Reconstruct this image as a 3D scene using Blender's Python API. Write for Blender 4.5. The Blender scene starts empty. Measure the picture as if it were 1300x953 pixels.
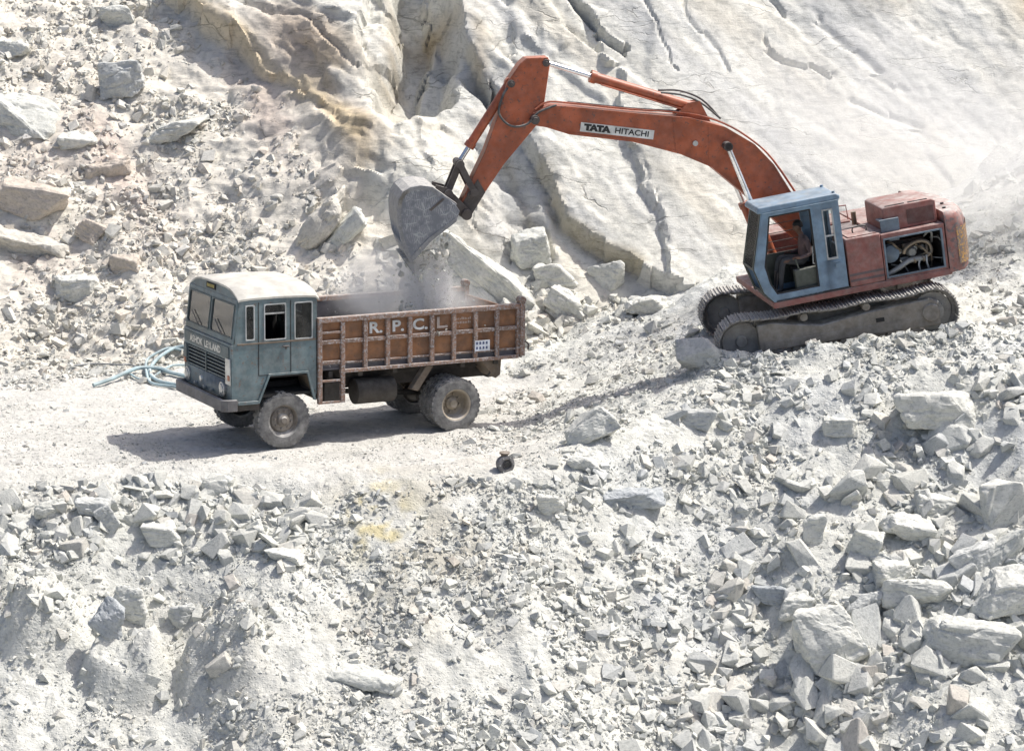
import bpy, bmesh, math, random
import numpy as np
from math import radians, sin, cos, pi
from mathutils import Matrix, Vector
random.seed(7); RNG = np.random.default_rng(11)

# ------------------------------------------------------------------ camera, sky, sun, exposure
SC = bpy.context.scene
COL = SC.collection
CAMP = np.array([0.0, -49.0, 10.6]); PITCH = radians(11); FPX = 3400.0
cam = bpy.data.cameras.new('camera'); cam.sensor_width = 36; cam.lens = 36 * FPX / 1300
cam.clip_start = 1; cam.clip_end = 600
co = bpy.data.objects.new('camera', cam); COL.objects.link(co); SC.camera = co
co.location = CAMP; co.rotation_euler = (radians(90) - PITCH, 0, 0)

SUN_EL, SUN_AZ = radians(60), radians(15)          # azimuth measured from +x towards +y
sd = Vector((cos(SUN_EL) * cos(SUN_AZ), cos(SUN_EL) * sin(SUN_AZ), sin(SUN_EL)))
W = bpy.data.worlds.new('World'); SC.world = W; W.use_nodes = True
nt = W.node_tree; nt.nodes.clear()
sky = nt.nodes.new('ShaderNodeTexSky'); sky.sky_type = 'NISHITA'; sky.sun_disc = False
sky.sun_elevation = SUN_EL; sky.sun_rotation = radians(90) - SUN_AZ; sky.altitude = 300; sky.dust_density = 5.0; sky.air_density = 0.7
bg = nt.nodes.new('ShaderNodeBackground'); bg.inputs[1].default_value = 0.14
wo = nt.nodes.new('ShaderNodeOutputWorld')
nt.links.new(sky.outputs[0], bg.inputs[0]); nt.links.new(bg.outputs[0], wo.inputs[0])
sl = bpy.data.lights.new('sun', 'SUN'); sl.energy = 4.2; sl.angle = radians(0.5); sl.color = (1.0, 0.955, 0.885)
so = bpy.data.objects.new('sun', sl); COL.objects.link(so)
so.rotation_euler = sd.to_track_quat('Z', 'Y').to_euler()
SC.view_settings.view_transform = 'Standard'; SC.view_settings.look = 'None'
SC.view_settings.exposure = 0.22; SC.view_settings.gamma = 1
SC.render.engine = 'CYCLES'
SC.cycles.use_denoising = True; SC.cycles.max_bounces = 10; SC.cycles.diffuse_bounces = 4
SC.cycles.volume_bounces = 8; SC.cycles.volume_step_rate = 2.0; SC.cycles.volume_max_steps = 64
SC.cycles.use_adaptive_sampling = True

# ------------------------------------------------------------------ camera geometry used to survey places
FW = np.array([0, cos(PITCH), -sin(PITCH)]); UP = np.array([0, sin(PITCH), cos(PITCH)])
def project(P):
    d = np.asarray(P, float) - CAMP; z = d @ FW
    return 650 + FPX * d[..., 0] / z, 476.5 - FPX * (d @ UP) / z

# ------------------------------------------------------------------ numpy noise
def _h(ix, iy, iz, s):
    h = (ix.astype(np.int64) * 374761393 + iy.astype(np.int64) * 668265263 + iz.astype(np.int64) * 2147483647 + s * 1274126177) & 0xffffffff
    h = ((h ^ (h >> 13)) * 1274126177) & 0xffffffff
    h = ((h ^ (h >> 16)) * 2246822519) & 0xffffffff
    return ((h ^ (h >> 15)) & 0xffffff) / float(0xffffff)
def vnoise(P, s=0):
    i = np.floor(P).astype(np.int64); f = P - i; u = f * f * f * (f * (f * 6 - 15) + 10)
    r = 0
    for dx in (0, 1):
        wx = u[:, 0] if dx else 1 - u[:, 0]
        for dy in (0, 1):
            wy = u[:, 1] if dy else 1 - u[:, 1]
            for dz in (0, 1):
                wz = u[:, 2] if dz else 1 - u[:, 2]
                r = r + wx * wy * wz * _h(i[:, 0] + dx, i[:, 1] + dy, i[:, 2] + dz, s)
    return r * 2 - 1
def fbm(P, o=4, s=0, g=0.5):
    r = 0; a = 1; t = 0
    for k in range(o):
        r = r + a * vnoise(P * (2.03 ** k) + 17.3 * k, s + k); t += a; a *= g
    return r / t
def worley(Q, s=0):
    """Q (N,2): nearest and second distance, cell hashes, offset to the cell point"""
    i = np.floor(Q).astype(np.int64); n = len(Q)
    d1 = np.full(n, 9.0); d2 = np.full(n, 9.0); h1 = np.zeros(n); h2 = np.zeros(n); ox = np.zeros(n); oy = np.zeros(n)
    z = np.zeros(n, np.int64)
    for dx in (-1, 0, 1):
        for dy in (-1, 0, 1):
            cx, cy = i[:, 0] + dx, i[:, 1] + dy
            px = cx + _h(cx, cy, z, s); py = cy + _h(cx, cy, z + 1, s)
            d = np.hypot(Q[:, 0] - px, Q[:, 1] - py)
            c = d < d1
            d2 = np.where(c, d1, np.minimum(d2, d)); d1 = np.where(c, d, d1)
            h1 = np.where(c, _h(cx, cy, z + 2, s), h1); h2 = np.where(c, _h(cx, cy, z + 3, s), h2)
            ox = np.where(c, Q[:, 0] - px, ox); oy = np.where(c, Q[:, 1] - py, oy)
    return d1, d2, h1, h2, ox, oy
def facets(Q, s, tilt=0.8, k=12.0):
    """tilted planar patches, one to each cell, joined over a short break of slope"""
    i = np.floor(Q).astype(np.int64); z = np.zeros(len(Q), np.int64); num = np.zeros(len(Q)); den = np.zeros(len(Q)) + 1e-30
    D = []; H = []
    for dx in (-1, 0, 1):
        for dy in (-1, 0, 1):
            cx, cy = i[:, 0] + dx, i[:, 1] + dy
            ox = Q[:, 0] - cx - _h(cx, cy, z, s); oy = Q[:, 1] - cy - _h(cx, cy, z + 1, s)
            a, b = _h(cx, cy, z + 2, s), _h(cx, cy, z + 3, s)
            D.append(ox * ox + oy * oy); H.append((a - 0.5) + tilt * ((b - 0.5) * 2 * ox + (((a * 7.31) % 1) - 0.5) * 2 * oy))
    D = np.array(D); H = np.array(H); w = np.exp(-k * (D - D.min(0))); return (w * H).sum(0) / w.sum(0)
def sstep(a, b, x):
    t = np.clip((x - a) / (b - a), 0, 1); return t * t * (3 - 2 * t)
def poly_sd(x, y, poly):
    """signed distance to a polygon, positive inside"""
    n = len(poly); d = np.full(x.shape, 1e9); ins = np.zeros(x.shape, bool)
    for k in range(n):
        ax, ay = poly[k]; bx, by = poly[(k + 1) % n]
        ex, ey = bx - ax, by - ay; wx, wy = x - ax, y - ay
        t = np.clip((wx * ex + wy * ey) / (ex * ex + ey * ey + 1e-9), 0, 1)
        d = np.minimum(d, np.hypot(wx - ex * t, wy - ey * t))
        if ay != by:
            c = ((ay > y) != (by > y)) & (x < (bx - ax) * (y - ay) / (by - ay) + ax)
            ins ^= c
    return np.where(ins, d, -d)
def line_d(x, y, pl):
    d = np.full(x.shape, 1e9)
    for (ax, ay), (bx, by) in zip(pl[:-1], pl[1:]):
        ex, ey = bx - ax, by - ay; wx, wy = x - ax, y - ay
        t = np.clip((wx * ex + wy * ey) / (ex * ex + ey * ey), 0, 1)
        d = np.minimum(d, np.hypot(wx - ex * t, wy - ey * t))
    return d

# ------------------------------------------------------------------ materials
def nodes(name):
    m = bpy.data.materials.new(name); m.use_nodes = True
    t = m.node_tree; t.nodes.clear()
    o = t.nodes.new('ShaderNodeOutputMaterial')
    b = t.nodes.new('ShaderNodeBsdfPrincipled'); t.links.new(b.outputs[0], o.inputs[0])
    return m, t, b, o
def N(t, kind, **kw):
    n = t.nodes.new('ShaderNode' + kind)
    for k, v in kw.items(): setattr(n, k, v)
    return n
def noise(t, vec, scale, detail=4, rough=0.55, dist=0.0):
    n = N(t, 'TexNoise'); n.inputs['Scale'].default_value = scale; n.inputs['Detail'].default_value = detail
    n.inputs['Roughness'].default_value = rough; n.inputs['Distortion'].default_value = dist
    if vec is not None: t.links.new(vec, n.inputs['Vector'])
    return n.outputs['Fac']
def remap(t, v, a, b, c=0.0, d=1.0):
    n = N(t, 'MapRange'); n.interpolation_type = 'SMOOTHSTEP'
    for i, q in zip((1, 2, 3, 4), (a, b, c, d)): n.inputs[i].default_value = q
    t.links.new(v, n.inputs[0]); return n.outputs[0]
def mix(t, f, a, b, mode='MIX'):
    n = N(t, 'Mix', data_type='RGBA', blend_type=mode)
    for k, v in ((0, f), (6, a), (7, b)):
        if isinstance(v, (int, float)): n.inputs[k].default_value = v
        elif isinstance(v, tuple): n.inputs[k].default_value = (*v, 1)
        else: t.links.new(v, n.inputs[k])
    return n.outputs[2]
def math_n(t, op, a, b=0.0):
    n = N(t, 'Math', operation=op)
    for k, v in ((0, a), (1, b)):
        if isinstance(v, (int, float)): n.inputs[k].default_value = v
        else: t.links.new(v, n.inputs[k])
    return n.outputs[0]
def bump(t, b, hgt, strength, dist=0.02, prev=None):
    n = N(t, 'Bump'); n.inputs['Strength'].default_value = strength; n.inputs['Distance'].default_value = dist
    t.links.new(hgt, n.inputs['Height'])
    if prev is not None: t.links.new(prev, n.inputs['Normal'])
    t.links.new(n.outputs[0], b.inputs['Normal']); return n.outputs[0]

DUST = (0.56, 0.55, 0.52)
def paint(name, col, dust=0.35, rough=0.5, metal=0.0, wear=None, wear_amt=0.3, var=0.25, sc=3.0):
    m, t, b, o = nodes(name)
    tc = N(t, 'TexCoord'); v = tc.outputs['Object']
    n1 = noise(t, v, sc, 5, 0.6); n2 = noise(t, v, sc * 5, 4, 0.65, 0.4)
    c = mix(t, remap(t, n1, 0.35, 0.68), tuple(x * (1 - var) for x in col), tuple(min(1, x * (1 + var)) for x in col))
    if wear: c = mix(t, remap(t, n2, 0.74 - wear_amt * 0.45, 0.80 - wear_amt * 0.35), c, wear)
    g = N(t, 'NewGeometry'); sx = N(t, 'SeparateXYZ'); t.links.new(g.outputs['Normal'], sx.inputs[0])
    up = remap(t, sx.outputs[2], 0.25, 0.95, 0.0, 0.75)
    n3 = noise(t, v, sc * 2.2, 5, 0.7)
    f = math_n(t, 'MULTIPLY', math_n(t, 'ADD', up, 0.30), remap(t, n3, 0.28, 0.78, 0.25, 1.25))
    f = math_n(t, 'MINIMUM', math_n(t, 'MULTIPLY', f, dust * 1.6), 0.92)
    c = mix(t, f, c, DUST)
    t.links.new(c, b.inputs['Base Color'])
    b.inputs['Metallic'].default_value = metal
    r = remap(t, f, 0.0, 0.7, rough, 0.9); t.links.new(r, b.inputs['Roughness'])
    bump(t, b, n2, 0.12, 0.01)
    return m
def glass_mat(name, tint=(0.75, 0.8, 0.8), dust=0.25, gloss=0.12, ior=1.5):
    m, t, b, o = nodes(name); t.nodes.remove(b)
    tr = N(t, 'BsdfTransparent'); tr.inputs[0].default_value = (*tint, 1)
    gl = N(t, 'BsdfGlossy'); gl.inputs['Roughness'].default_value = 0.06
    df = N(t, 'BsdfDiffuse'); df.inputs[0].default_value = (*DUST, 1)
    fr = N(t, 'Fresnel'); fr.inputs[0].default_value = ior
    m1 = N(t, 'MixShader'); t.links.new(math_n(t, 'ADD', fr.outputs[0], gloss), m1.inputs[0]); t.links.new(tr.outputs[0], m1.inputs[1]); t.links.new(gl.outputs[0], m1.inputs[2])
    tc = N(t, 'TexCoord'); n = noise(t, tc.outputs['Object'], 4, 5, 0.7)
    m2 = N(t, 'MixShader'); t.links.new(remap(t, n, 0.3, 0.75, dust * 0.3, dust), m2.inputs[0]); t.links.new(m1.outputs[0], m2.inputs[1]); t.links.new(df.outputs[0], m2.inputs[2])
    t.links.new(m2.outputs[0], o.inputs[0]); return m
def rock_mat(name, source, scale=1.0, bump_s=0.6, streak=True, cracks=False, grains=False):
    """source: 'object' takes the object's own colour, otherwise the name of a colour attribute"""
    m, t, b, o = nodes(name)
    tc = N(t, 'TexCoord'); v = tc.outputs['Object']
    if source == 'object':
        oi = N(t, 'ObjectInfo'); base = oi.outputs['Color']
        ad = N(t, 'VectorMath', operation='ADD'); t.links.new(v, ad.inputs[0])
        sc3 = N(t, 'VectorMath', operation='SCALE'); t.links.new(oi.outputs['Location'], sc3.inputs[0]); sc3.inputs['Scale'].default_value = 3.1
        t.links.new(sc3.outputs[0], ad.inputs[1]); v = ad.outputs[0]
    else:
        at = N(t, 'Attribute'); at.attribute_name = source; base = at.outputs['Color']
    n1 = noise(t, v, 1.3 * scale, 6, 0.62, 0.3); n2 = noise(t, v, 7 * scale, 6, 0.68); n3 = noise(t, v, 34 * scale, 4, 0.6)
    mp = N(t, 'Mapping'); mp.inputs['Scale'].default_value = (2.0 * scale, 2.0 * scale, 11 * scale); mp.inputs['Rotation'].default_value = (0.35, 0.75, 0.2)
    t.links.new(v, mp.inputs[0]); ns = noise(t, mp.outputs[0], 1.6, 5, 0.6, 0.6)
    c = mix(t, remap(t, n1, 0.32, 0.66, 0.0, 0.7), base, mix(t, 1.0, base, (0.76, 0.775, 0.79), 'MULTIPLY'))
    c = mix(t, remap(t, n2, 0.46, 0.68, 0.0, 0.7), c, mix(t, 1.0, c, (0.68, 0.685, 0.68), 'MULTIPLY'))
    if streak: c = mix(t, remap(t, ns, 0.54, 0.64, 0.0, 0.6), c, mix(t, 1.0, c, (0.66, 0.67, 0.68), 'MULTIPLY'))
    c = mix(t, remap(t, n3, 0.35, 0.7, 0.0, 0.35), c, mix(t, 1.0, c, (0.82, 0.82, 0.81), 'MULTIPLY'))
    ck = None
    if cracks:
        for rot, scl, wd, amt, lo in (((0.0, 0.85, 0.1), (0.13, 0.4, 0.9), 0.008, 0.55, 0.54), ((0.2, 0.8, 0.3), (0.35, 0.8, 2.6), 0.014, 0.42, 0.57)):
            mk = N(t, 'Mapping'); mk.inputs['Rotation'].default_value = rot; mk.inputs['Scale'].default_value = scl
            dv = N(t, 'VectorMath', operation='ADD'); nz = N(t, 'TexNoise'); nz.inputs['Scale'].default_value = 1.7; nz.inputs['Detail'].default_value = 5
            t.links.new(v, nz.inputs['Vector']); sv = N(t, 'VectorMath', operation='SCALE'); sv.inputs['Scale'].default_value = 0.55
            t.links.new(nz.outputs['Color'], sv.inputs[0]); t.links.new(v, dv.inputs[0]); t.links.new(sv.outputs[0], dv.inputs[1])
            t.links.new(dv.outputs[0], mk.inputs[0])
            vo = N(t, 'TexVoronoi', feature='DISTANCE_TO_EDGE'); vo.inputs['Scale'].default_value = 1.0; t.links.new(mk.outputs[0], vo.inputs['Vector'])
            e = math_n(t, 'MULTIPLY', remap(t, vo.outputs[0], 0.0, wd, amt, 0.0), remap(t, noise(t, v, 0.8, 3), lo - 0.08, lo + 0.1))
            ck = e if ck is None else math_n(t, 'MAXIMUM', ck, e)
        c = mix(t, ck, c, mix(t, 1.0, c, (0.42, 0.40, 0.37), 'MULTIPLY'))
    t.links.new(c, b.inputs['Base Color']); b.inputs['Roughness'].default_value = 0.92
    b.inputs['Specular IOR Level'].default_value = 0.2
    q = bump(t, b, n2, bump_s, 0.05 / scale)
    if ck is not None: q = bump(t, b, math_n(t, 'MULTIPLY', ck, -1.0), 0.8, 0.05, q)
    q = bump(t, b, ns, bump_s * 0.7, 0.035 / scale, q)
    q = bump(t, b, n3, bump_s * 0.8, 0.014 / scale, q)
    if grains:                                           # crumbs and chips lying in the fines
        for sc_, st, di in ((9.0, 0.75, 0.035), (24.0, 0.7, 0.016)):
            vo = N(t, 'TexVoronoi', feature='F1'); vo.inputs['Scale'].default_value = sc_; t.links.new(v, vo.inputs['Vector'])
            g = math_n(t, 'MULTIPLY', remap(t, vo.outputs['Distance'], 0.0, 0.55, 1.0, 0.0), remap(t, vo.outputs['Color'], 0.25, 0.9))
            q = bump(t, b, g, st, di, q)
    return m

MT = {}
MT['teal'] = paint('truck_teal_paint', (0.085, 0.138, 0.155), 0.36, 0.5, wear=(0.11, 0.065, 0.045), wear_amt=0.34)
MT['cream'] = paint('cream_roof_paint', (0.50, 0.485, 0.43), 0.35, 0.6)
MT['rustpanel'] = paint('brown_panel_paint', (0.22, 0.095, 0.035), 0.13, 0.6, wear=(0.10, 0.05, 0.03), wear_amt=0.3, var=0.35)
MT['rustrib'] = paint('worn_brown_rib', (0.20, 0.105, 0.065), 0.33, 0.6, wear=(0.33, 0.31, 0.31), wear_amt=0.55, var=0.35, sc=5)
MT['bedinside'] = paint('scraped_bed_steel', (0.085, 0.08, 0.095), 0.22, 0.5, 0.3, wear=(0.4, 0.4, 0.42), wear_amt=0.25)
MT['chassis'] = paint('chassis_grime', (0.035, 0.028, 0.022), 0.14, 0.7)
MT['chassistan'] = paint('dusty_brown_steel', (0.13, 0.09, 0.055), 0.3, 0.7)
MT['bumper'] = paint('bumper_steel', (0.12, 0.115, 0.12), 0.32, 0.6, wear=(0.13, 0.08, 0.05), wear_amt=0.3)
MT['tyre'] = paint('dusty_rubber', (0.055, 0.055, 0.058), 0.75, 0.85)
MT['rim'] = paint('dusty_rim', (0.16, 0.13, 0.10), 0.55, 0.7)
MT['rimcream'] = paint('cream_rim', (0.34, 0.28, 0.20), 0.5, 0.7)
MT['dark'] = paint('dark_interior', (0.018, 0.018, 0.018), 0.06, 0.8)
MT['grille'] = paint('grille_paint', (0.05, 0.085, 0.095), 0.2, 0.5)
MT['white'] = paint('faded_white_lettering', (0.62, 0.63, 0.62), 0.25, 0.6)
MT['fadedwhite'] = paint('worn_white_lettering', (0.42, 0.35, 0.31), 0.2, 0.6)
MT['silver'] = paint('silver_trim', (0.5, 0.51, 0.5), 0.2, 0.35, 0.5)
MT['rubber'] = paint('window_rubber', (0.40, 0.42, 0.42), 0.3, 0.6)
MT['orange_lens'] = paint('orange_lens', (0.45, 0.12, 0.03), 0.2, 0.3)
MT['lens'] = paint('headlamp_lens', (0.55, 0.56, 0.55), 0.25, 0.15, 0.4)
MT['yellow'] = paint('yellow_paint', (0.45, 0.36, 0.06), 0.2, 0.5)
MT['plate'] = paint('plate_paint', (0.62, 0.66, 0.72), 0.2, 0.5)
MT['platetext'] = paint('plate_text', (0.05, 0.07, 0.16), 0.05, 0.5)
MT['glass'] = glass_mat('dusty_glass', (0.5, 0.55, 0.56), 0.13, 0.10)
MT['clearglass'] = glass_mat('clear_glass', (0.88, 0.92, 0.92), 0.02, 0.0, 1.08)
MT['orange'] = paint('excavator_orange_paint', (0.375, 0.085, 0.028), 0.15, 0.42, wear=(0.12, 0.055, 0.04), wear_amt=0.34)
MT['red'] = paint('faded_red_paint', (0.215, 0.058, 0.045), 0.36, 0.5, wear=(0.16, 0.07, 0.055), wear_amt=0.25)
MT['blue'] = paint('excavator_blue_paint', (0.145, 0.235, 0.33), 0.22, 0.45, wear=(0.1, 0.11, 0.13), wear_amt=0.15)
MT['greenframe'] = paint('dark_green_frame', (0.05, 0.06, 0.045), 0.2, 0.6)
MT['steel'] = paint('track_steel', (0.20, 0.19, 0.175), 0.75, 0.6, 0.2)
MT['frame'] = paint('undercarriage_steel', (0.17, 0.145, 0.115), 0.62, 0.7)
MT['darksteel'] = paint('dark_pin_steel', (0.07, 0.055, 0.05), 0.22, 0.55, 0.3)
MT['chrome'] = paint('chrome_rod', (0.75, 0.76, 0.78), 0.12, 0.22, 0.8)
MT['bucket'] = paint('worn_bucket_steel', (0.19, 0.195, 0.21), 0.62, 0.55, 0.25, wear=(0.30, 0.31, 0.33), wear_amt=0.4, sc=6)
MT['hosemat'] = paint('black_hose', (0.03, 0.03, 0.03), 0.3, 0.6)
MT['engine'] = paint('engine_grey', (0.28, 0.29, 0.28), 0.2, 0.45, 0.5, wear=(0.1, 0.07, 0.05), wear_amt=0.3)
MT['engineblue'] = paint('engine_blue', (0.12, 0.17, 0.22), 0.2, 0.5)
MT['copper'] = paint('worn_pipe', (0.24, 0.19, 0.13), 0.2, 0.4, 0.5)
MT['bluehose'] = paint('pale_blue_hose', (0.30, 0.42, 0.46), 0.25, 0.5)
MT['greyhose'] = paint('grey_cable', (0.20, 0.22, 0.24), 0.25, 0.6)
MT['skin'] = paint('skin', (0.16, 0.085, 0.055), 0.03, 0.6)
MT['hair'] = paint('black_hair', (0.012, 0.010, 0.010), 0.02, 0.6)
MT['shirt'] = paint('plum_shirt', (0.115, 0.075, 0.075), 0.08, 0.85)
MT['trousers'] = paint('grey_trousers', (0.06, 0.062, 0.066), 0.1, 0.85)
MT['cw'] = paint('scraped_counterweight_paint', (0.225, 0.065, 0.05), 0.5, 0.55, wear=(0.06, 0.05, 0.055), wear_amt=0.55, sc=2.2)
MT['stripe'] = paint('dark_stripe', (0.09, 0.06, 0.065), 0.2, 0.6)
MT['yellowworn'] = paint('worn_yellow_marking', (0.42, 0.22, 0.04), 0.2, 0.6, wear=(0.12, 0.09, 0.08), wear_amt=0.75, sc=4)
MT['label'] = paint('label_white', (0.70, 0.70, 0.66), 0.1, 0.5)
MT['labeltext'] = paint('label_black', (0.02, 0.02, 0.02), 0.03, 0.5)
MT['mesh'] = paint('dark_red_mesh', (0.09, 0.03, 0.025), 0.2, 0.7)
MT['ground'] = rock_mat('quarry_ground', 'tint', 1.0, 0.6, False, False, True)
MT['cliff'] = rock_mat('rock_face', 'tint', 0.8, 0.40, True, True)
MT['rock'] = rock_mat('loose_rock', 'object', 2.4, 0.75, True)
MT['rubble'] = rock_mat('rubble', 'tint', 2.5, 0.5, True)
def bucket_weld():
    m, t, b, o = nodes('hardfaced_bucket_side')
    tc = N(t, 'TexCoord'); v = tc.outputs['Object']
    n1 = noise(t, v, 5, 5, 0.6)
    wv = N(t, 'TexWave'); wv.inputs['Scale'].default_value = 9; wv.inputs['Distortion'].default_value = 5; wv.inputs['Detail'].default_value = 2
    t.links.new(v, wv.inputs[0])
    vo = N(t, 'TexVoronoi', feature='DISTANCE_TO_EDGE'); vo.inputs['Scale'].default_value = 6; t.links.new(v, vo.inputs[0])
    e = remap(t, vo.outputs[0], 0.02, 0.07, 1.0, 0.0)
    f = math_n(t, 'MAXIMUM', math_n(t, 'MULTIPLY', wv.outputs[1], 0.7), e)
    f2 = math_n(t, 'MULTIPLY', f, remap(t, n1, 0.4, 0.6))
    c = mix(t, n1, (0.15, 0.16, 0.185), (0.27, 0.28, 0.30)); c = mix(t, math_n(t, 'MULTIPLY', f2, 0.7), c, (0.52, 0.53, 0.54))
    t.links.new(c, b.inputs['Base Color']); b.inputs['Roughness'].default_value = 0.65; b.inputs['Metallic'].default_value = 0.2
    bump(t, b, f2, 0.5, 0.02); return m
MT['weld'] = bucket_weld()

# ------------------------------------------------------------------ mesh builder
class MB:
    def __init__(s): s.v = []; s.f = []
    def add(s, vs, fs, M=None):
        b = len(s.v)
        s.v += [tuple(M @ Vector(p)) if M is not None else tuple(p) for p in vs]
        s.f += [tuple(b + i for i in f) for f in fs]; return s
    def box(s, x0, x1, y0, y1, z0, z1, M=None):
        return s.add([(x0, y0, z0), (x1, y0, z0), (x1, y1, z0), (x0, y1, z0), (x0, y0, z1), (x1, y0, z1), (x1, y1, z1), (x0, y1, z1)],
                     [(0, 3, 2, 1), (4, 5, 6, 7), (0, 1, 5, 4), (1, 2, 6, 5), (2, 3, 7, 6), (3, 0, 4, 7)], M)
    def prism(s, poly, y0, y1, M=None):            # poly in (x, z), extruded in y
        a = sum(poly[i][0] * poly[(i + 1) % len(poly)][1] - poly[(i + 1) % len(poly)][0] * poly[i][1] for i in range(len(poly)))
        if a < 0: poly = poly[::-1]
        n = len(poly)
        vs = [(x, y0, z) for x, z in poly] + [(x, y1, z) for x, z in poly]
        fs = [tuple(range(n)), tuple(range(2 * n - 1, n - 1, -1))] + [(i + n, (i + 1) % n + n, (i + 1) % n, i) for i in range(n)]
        return s.add(vs, fs, M)
    def ring(s, outer, inner, y0, y1, M=None):     # closed band between two loops of equal length
        n = len(outer)
        vs = [(x, y, z) for y in (y0, y1) for lp in (outer, inner) for x, z in lp]
        fs = []
        for i in range(n):
            j = (i + 1) % n
            fs += [(i, j, n + j, n + i), (2 * n + i, 3 * n + i, 3 * n + j, 2 * n + j), (i, 2 * n + i, 2 * n + j, j), (n + i, n + j, 3 * n + j, 3 * n + i)]
        return s.add(vs, fs, M)
    def cyl(s, p0, p1, r0, r1=None, n=14, caps=True):
        r1 = r0 if r1 is None else r1
        p0 = Vector(p0); p1 = Vector(p1); q = (p1 - p0).to_track_quat('Z', 'Y')
        vs = []
        for p, r in ((p0, r0), (p1, r1)):
            for k in range(n):
                a = 2 * pi * k / n; vs.append(p + q @ Vector((r * cos(a), r * sin(a), 0)))
        fs = [(i, (i + 1) % n, (i + 1) % n + n, i + n) for i in range(n)]
        if caps: fs += [tuple(range(n - 1, -1, -1)), tuple(range(n, 2 * n))]
        return s.add(vs, fs)
    def lathe(s, prof, c, ax='Y', n=36):           # prof: (radius, offset along the axis)
        vs = []; m = len(prof)
        for k in range(n):
            a = 2 * pi * k / n
            for r, h in prof:
                p = (r * cos(a), h, r * sin(a)) if ax == 'Y' else ((r * cos(a), r * sin(a), h) if ax == 'Z' else (h, r * cos(a), r * sin(a)))
                vs.append((c[0] + p[0], c[1] + p[1], c[2] + p[2]))
        fs = [(k * m + i, k * m + i + 1, ((k + 1) % n) * m + i + 1, ((k + 1) % n) * m + i) for k in range(n) for i in range(m - 1)]
        return s.add(vs, fs)
    def tube(s, pts, r, n=8, sub=4):
        P = [Vector(p) for p in pts]
        if sub > 1 and len(P) > 2:                 # catmull-rom
            Q = []
            for i in range(len(P) - 1):
                a, b, c, d = P[max(i - 1, 0)], P[i], P[i + 1], P[min(i + 2, len(P) - 1)]
                for k in range(sub):
                    t = k / sub
                    Q.append(0.5 * (2 * b + (c - a) * t + (2 * a - 5 * b + 4 * c - d) * t * t + (3 * b - a - 3 * c + d) * t ** 3))
            P = Q + [P[-1]]
        vs = []; up = Vector((0.13, 0.31, 0.94))
        for i, p in enumerate(P):
            d = (P[min(i + 1, len(P) - 1)] - P[max(i - 1, 0)]).normalized()
            u = d.cross(up); u = u.normalized() if u.length > 1e-4 else d.orthogonal().normalized(); w = d.cross(u)
            for k in range(n):
                a = 2 * pi * k / n; vs.append(p + r * (cos(a) * u + sin(a) * w))
        fs = [(i * n + k, i * n + (k + 1) % n, (i + 1) * n + (k + 1) % n, (i + 1) * n + k) for i in range(len(P) - 1) for k in range(n)]
        fs += [tuple(range(n - 1, -1, -1)), tuple(range((len(P) - 1) * n, len(P) * n))]
        return s.add(vs, fs)
    def holes(s, x0, x1, z0, z1, y0, y1, hs):      # plate in x/z with rectangular holes (xa, xb, za, zb)
        xs = sorted({x0, x1, *[h[0] for h in hs], *[h[1] for h in hs]}); zs = sorted({z0, z1, *[h[2] for h in hs], *[h[3] for h in hs]})
        for a, b in zip(xs[:-1], xs[1:]):
            for c, d in zip(zs[:-1], zs[1:]):
                mx, mz = (a + b) / 2, (c + d) / 2
                if not any(h[0] < mx < h[1] and h[2] < mz < h[3] for h in hs): s.box(a, b, y0, y1, c, d)
        return s
    def mesh(s, name):
        me = bpy.data.meshes.new(name); me.from_pydata(s.v, [], s.f)
        bm = bmesh.new(); bm.from_mesh(me); bmesh.ops.remove_doubles(bm, verts=bm.verts, dist=1e-5)
        bmesh.ops.recalc_face_normals(bm, faces=bm.faces); bm.to_mesh(me); bm.free(); return me
def link(name, me, mat, parent=None, bevel=0.0, smooth=True):
    o = bpy.data.objects.new(name, me); COL.objects.link(o)
    if mat is not None and not me.materials: me.materials.append(MT[mat] if isinstance(mat, str) else mat)
    if smooth and len(me.polygons) < 60000:
        me.shade_smooth(); me.set_sharp_from_angle(angle=radians(32))
    if parent is not None: o.parent = parent
    if bevel:
        b = o.modifiers.new('bevel', 'BEVEL'); b.width = bevel; b.segments = 2; b.limit_method = 'ANGLE'; b.angle_limit = radians(40); b.harden_normals = False
    return o
def obj(name, mb, mat, parent=None, bevel=0.0, M=None, smooth=True):
    o = link(name, mb.mesh(name), mat, parent, bevel, smooth)
    if M is not None: o.matrix_local = M
    return o
def empty(name, M):
    o = bpy.data.objects.new(name, None); COL.objects.link(o); o.matrix_world = M; return o
def tag(o, label, cat, group=None, kind=None):
    if label: o['label'] = label
    if cat: o['category'] = cat
    if group: o['group'] = group
    if kind: o['kind'] = kind
    return o
def text_mesh(txt, size, sx=1.0, bold=0.0, depth=0.004):
    c = bpy.data.curves.new('lettering', 'FONT'); c.body = txt; c.size = size; c.offset = bold; c.extrude = depth
    c.align_x = 'CENTER'; c.align_y = 'CENTER'; c.resolution_u = 3
    o = bpy.data.objects.new('lettering', c); COL.objects.link(o)
    bpy.context.view_layer.update()
    me = bpy.data.meshes.new_from_object(o.evaluated_get(bpy.context.evaluated_depsgraph_get()))
    bpy.data.objects.remove(o); bpy.data.curves.remove(c)
    me.transform(Matrix.Diagonal((sx, 1, 1, 1))); return me
def frame_M(origin, xdir, ydir):
    x = Vector(xdir).normalized(); y = Vector(ydir).normalized(); z = x.cross(y); y = z.cross(x)
    return Matrix(((x[0], y[0], z[0], origin[0]), (x[1], y[1], z[1], origin[1]), (x[2], y[2], z[2], origin[2]), (0, 0, 0, 1)))

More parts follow.
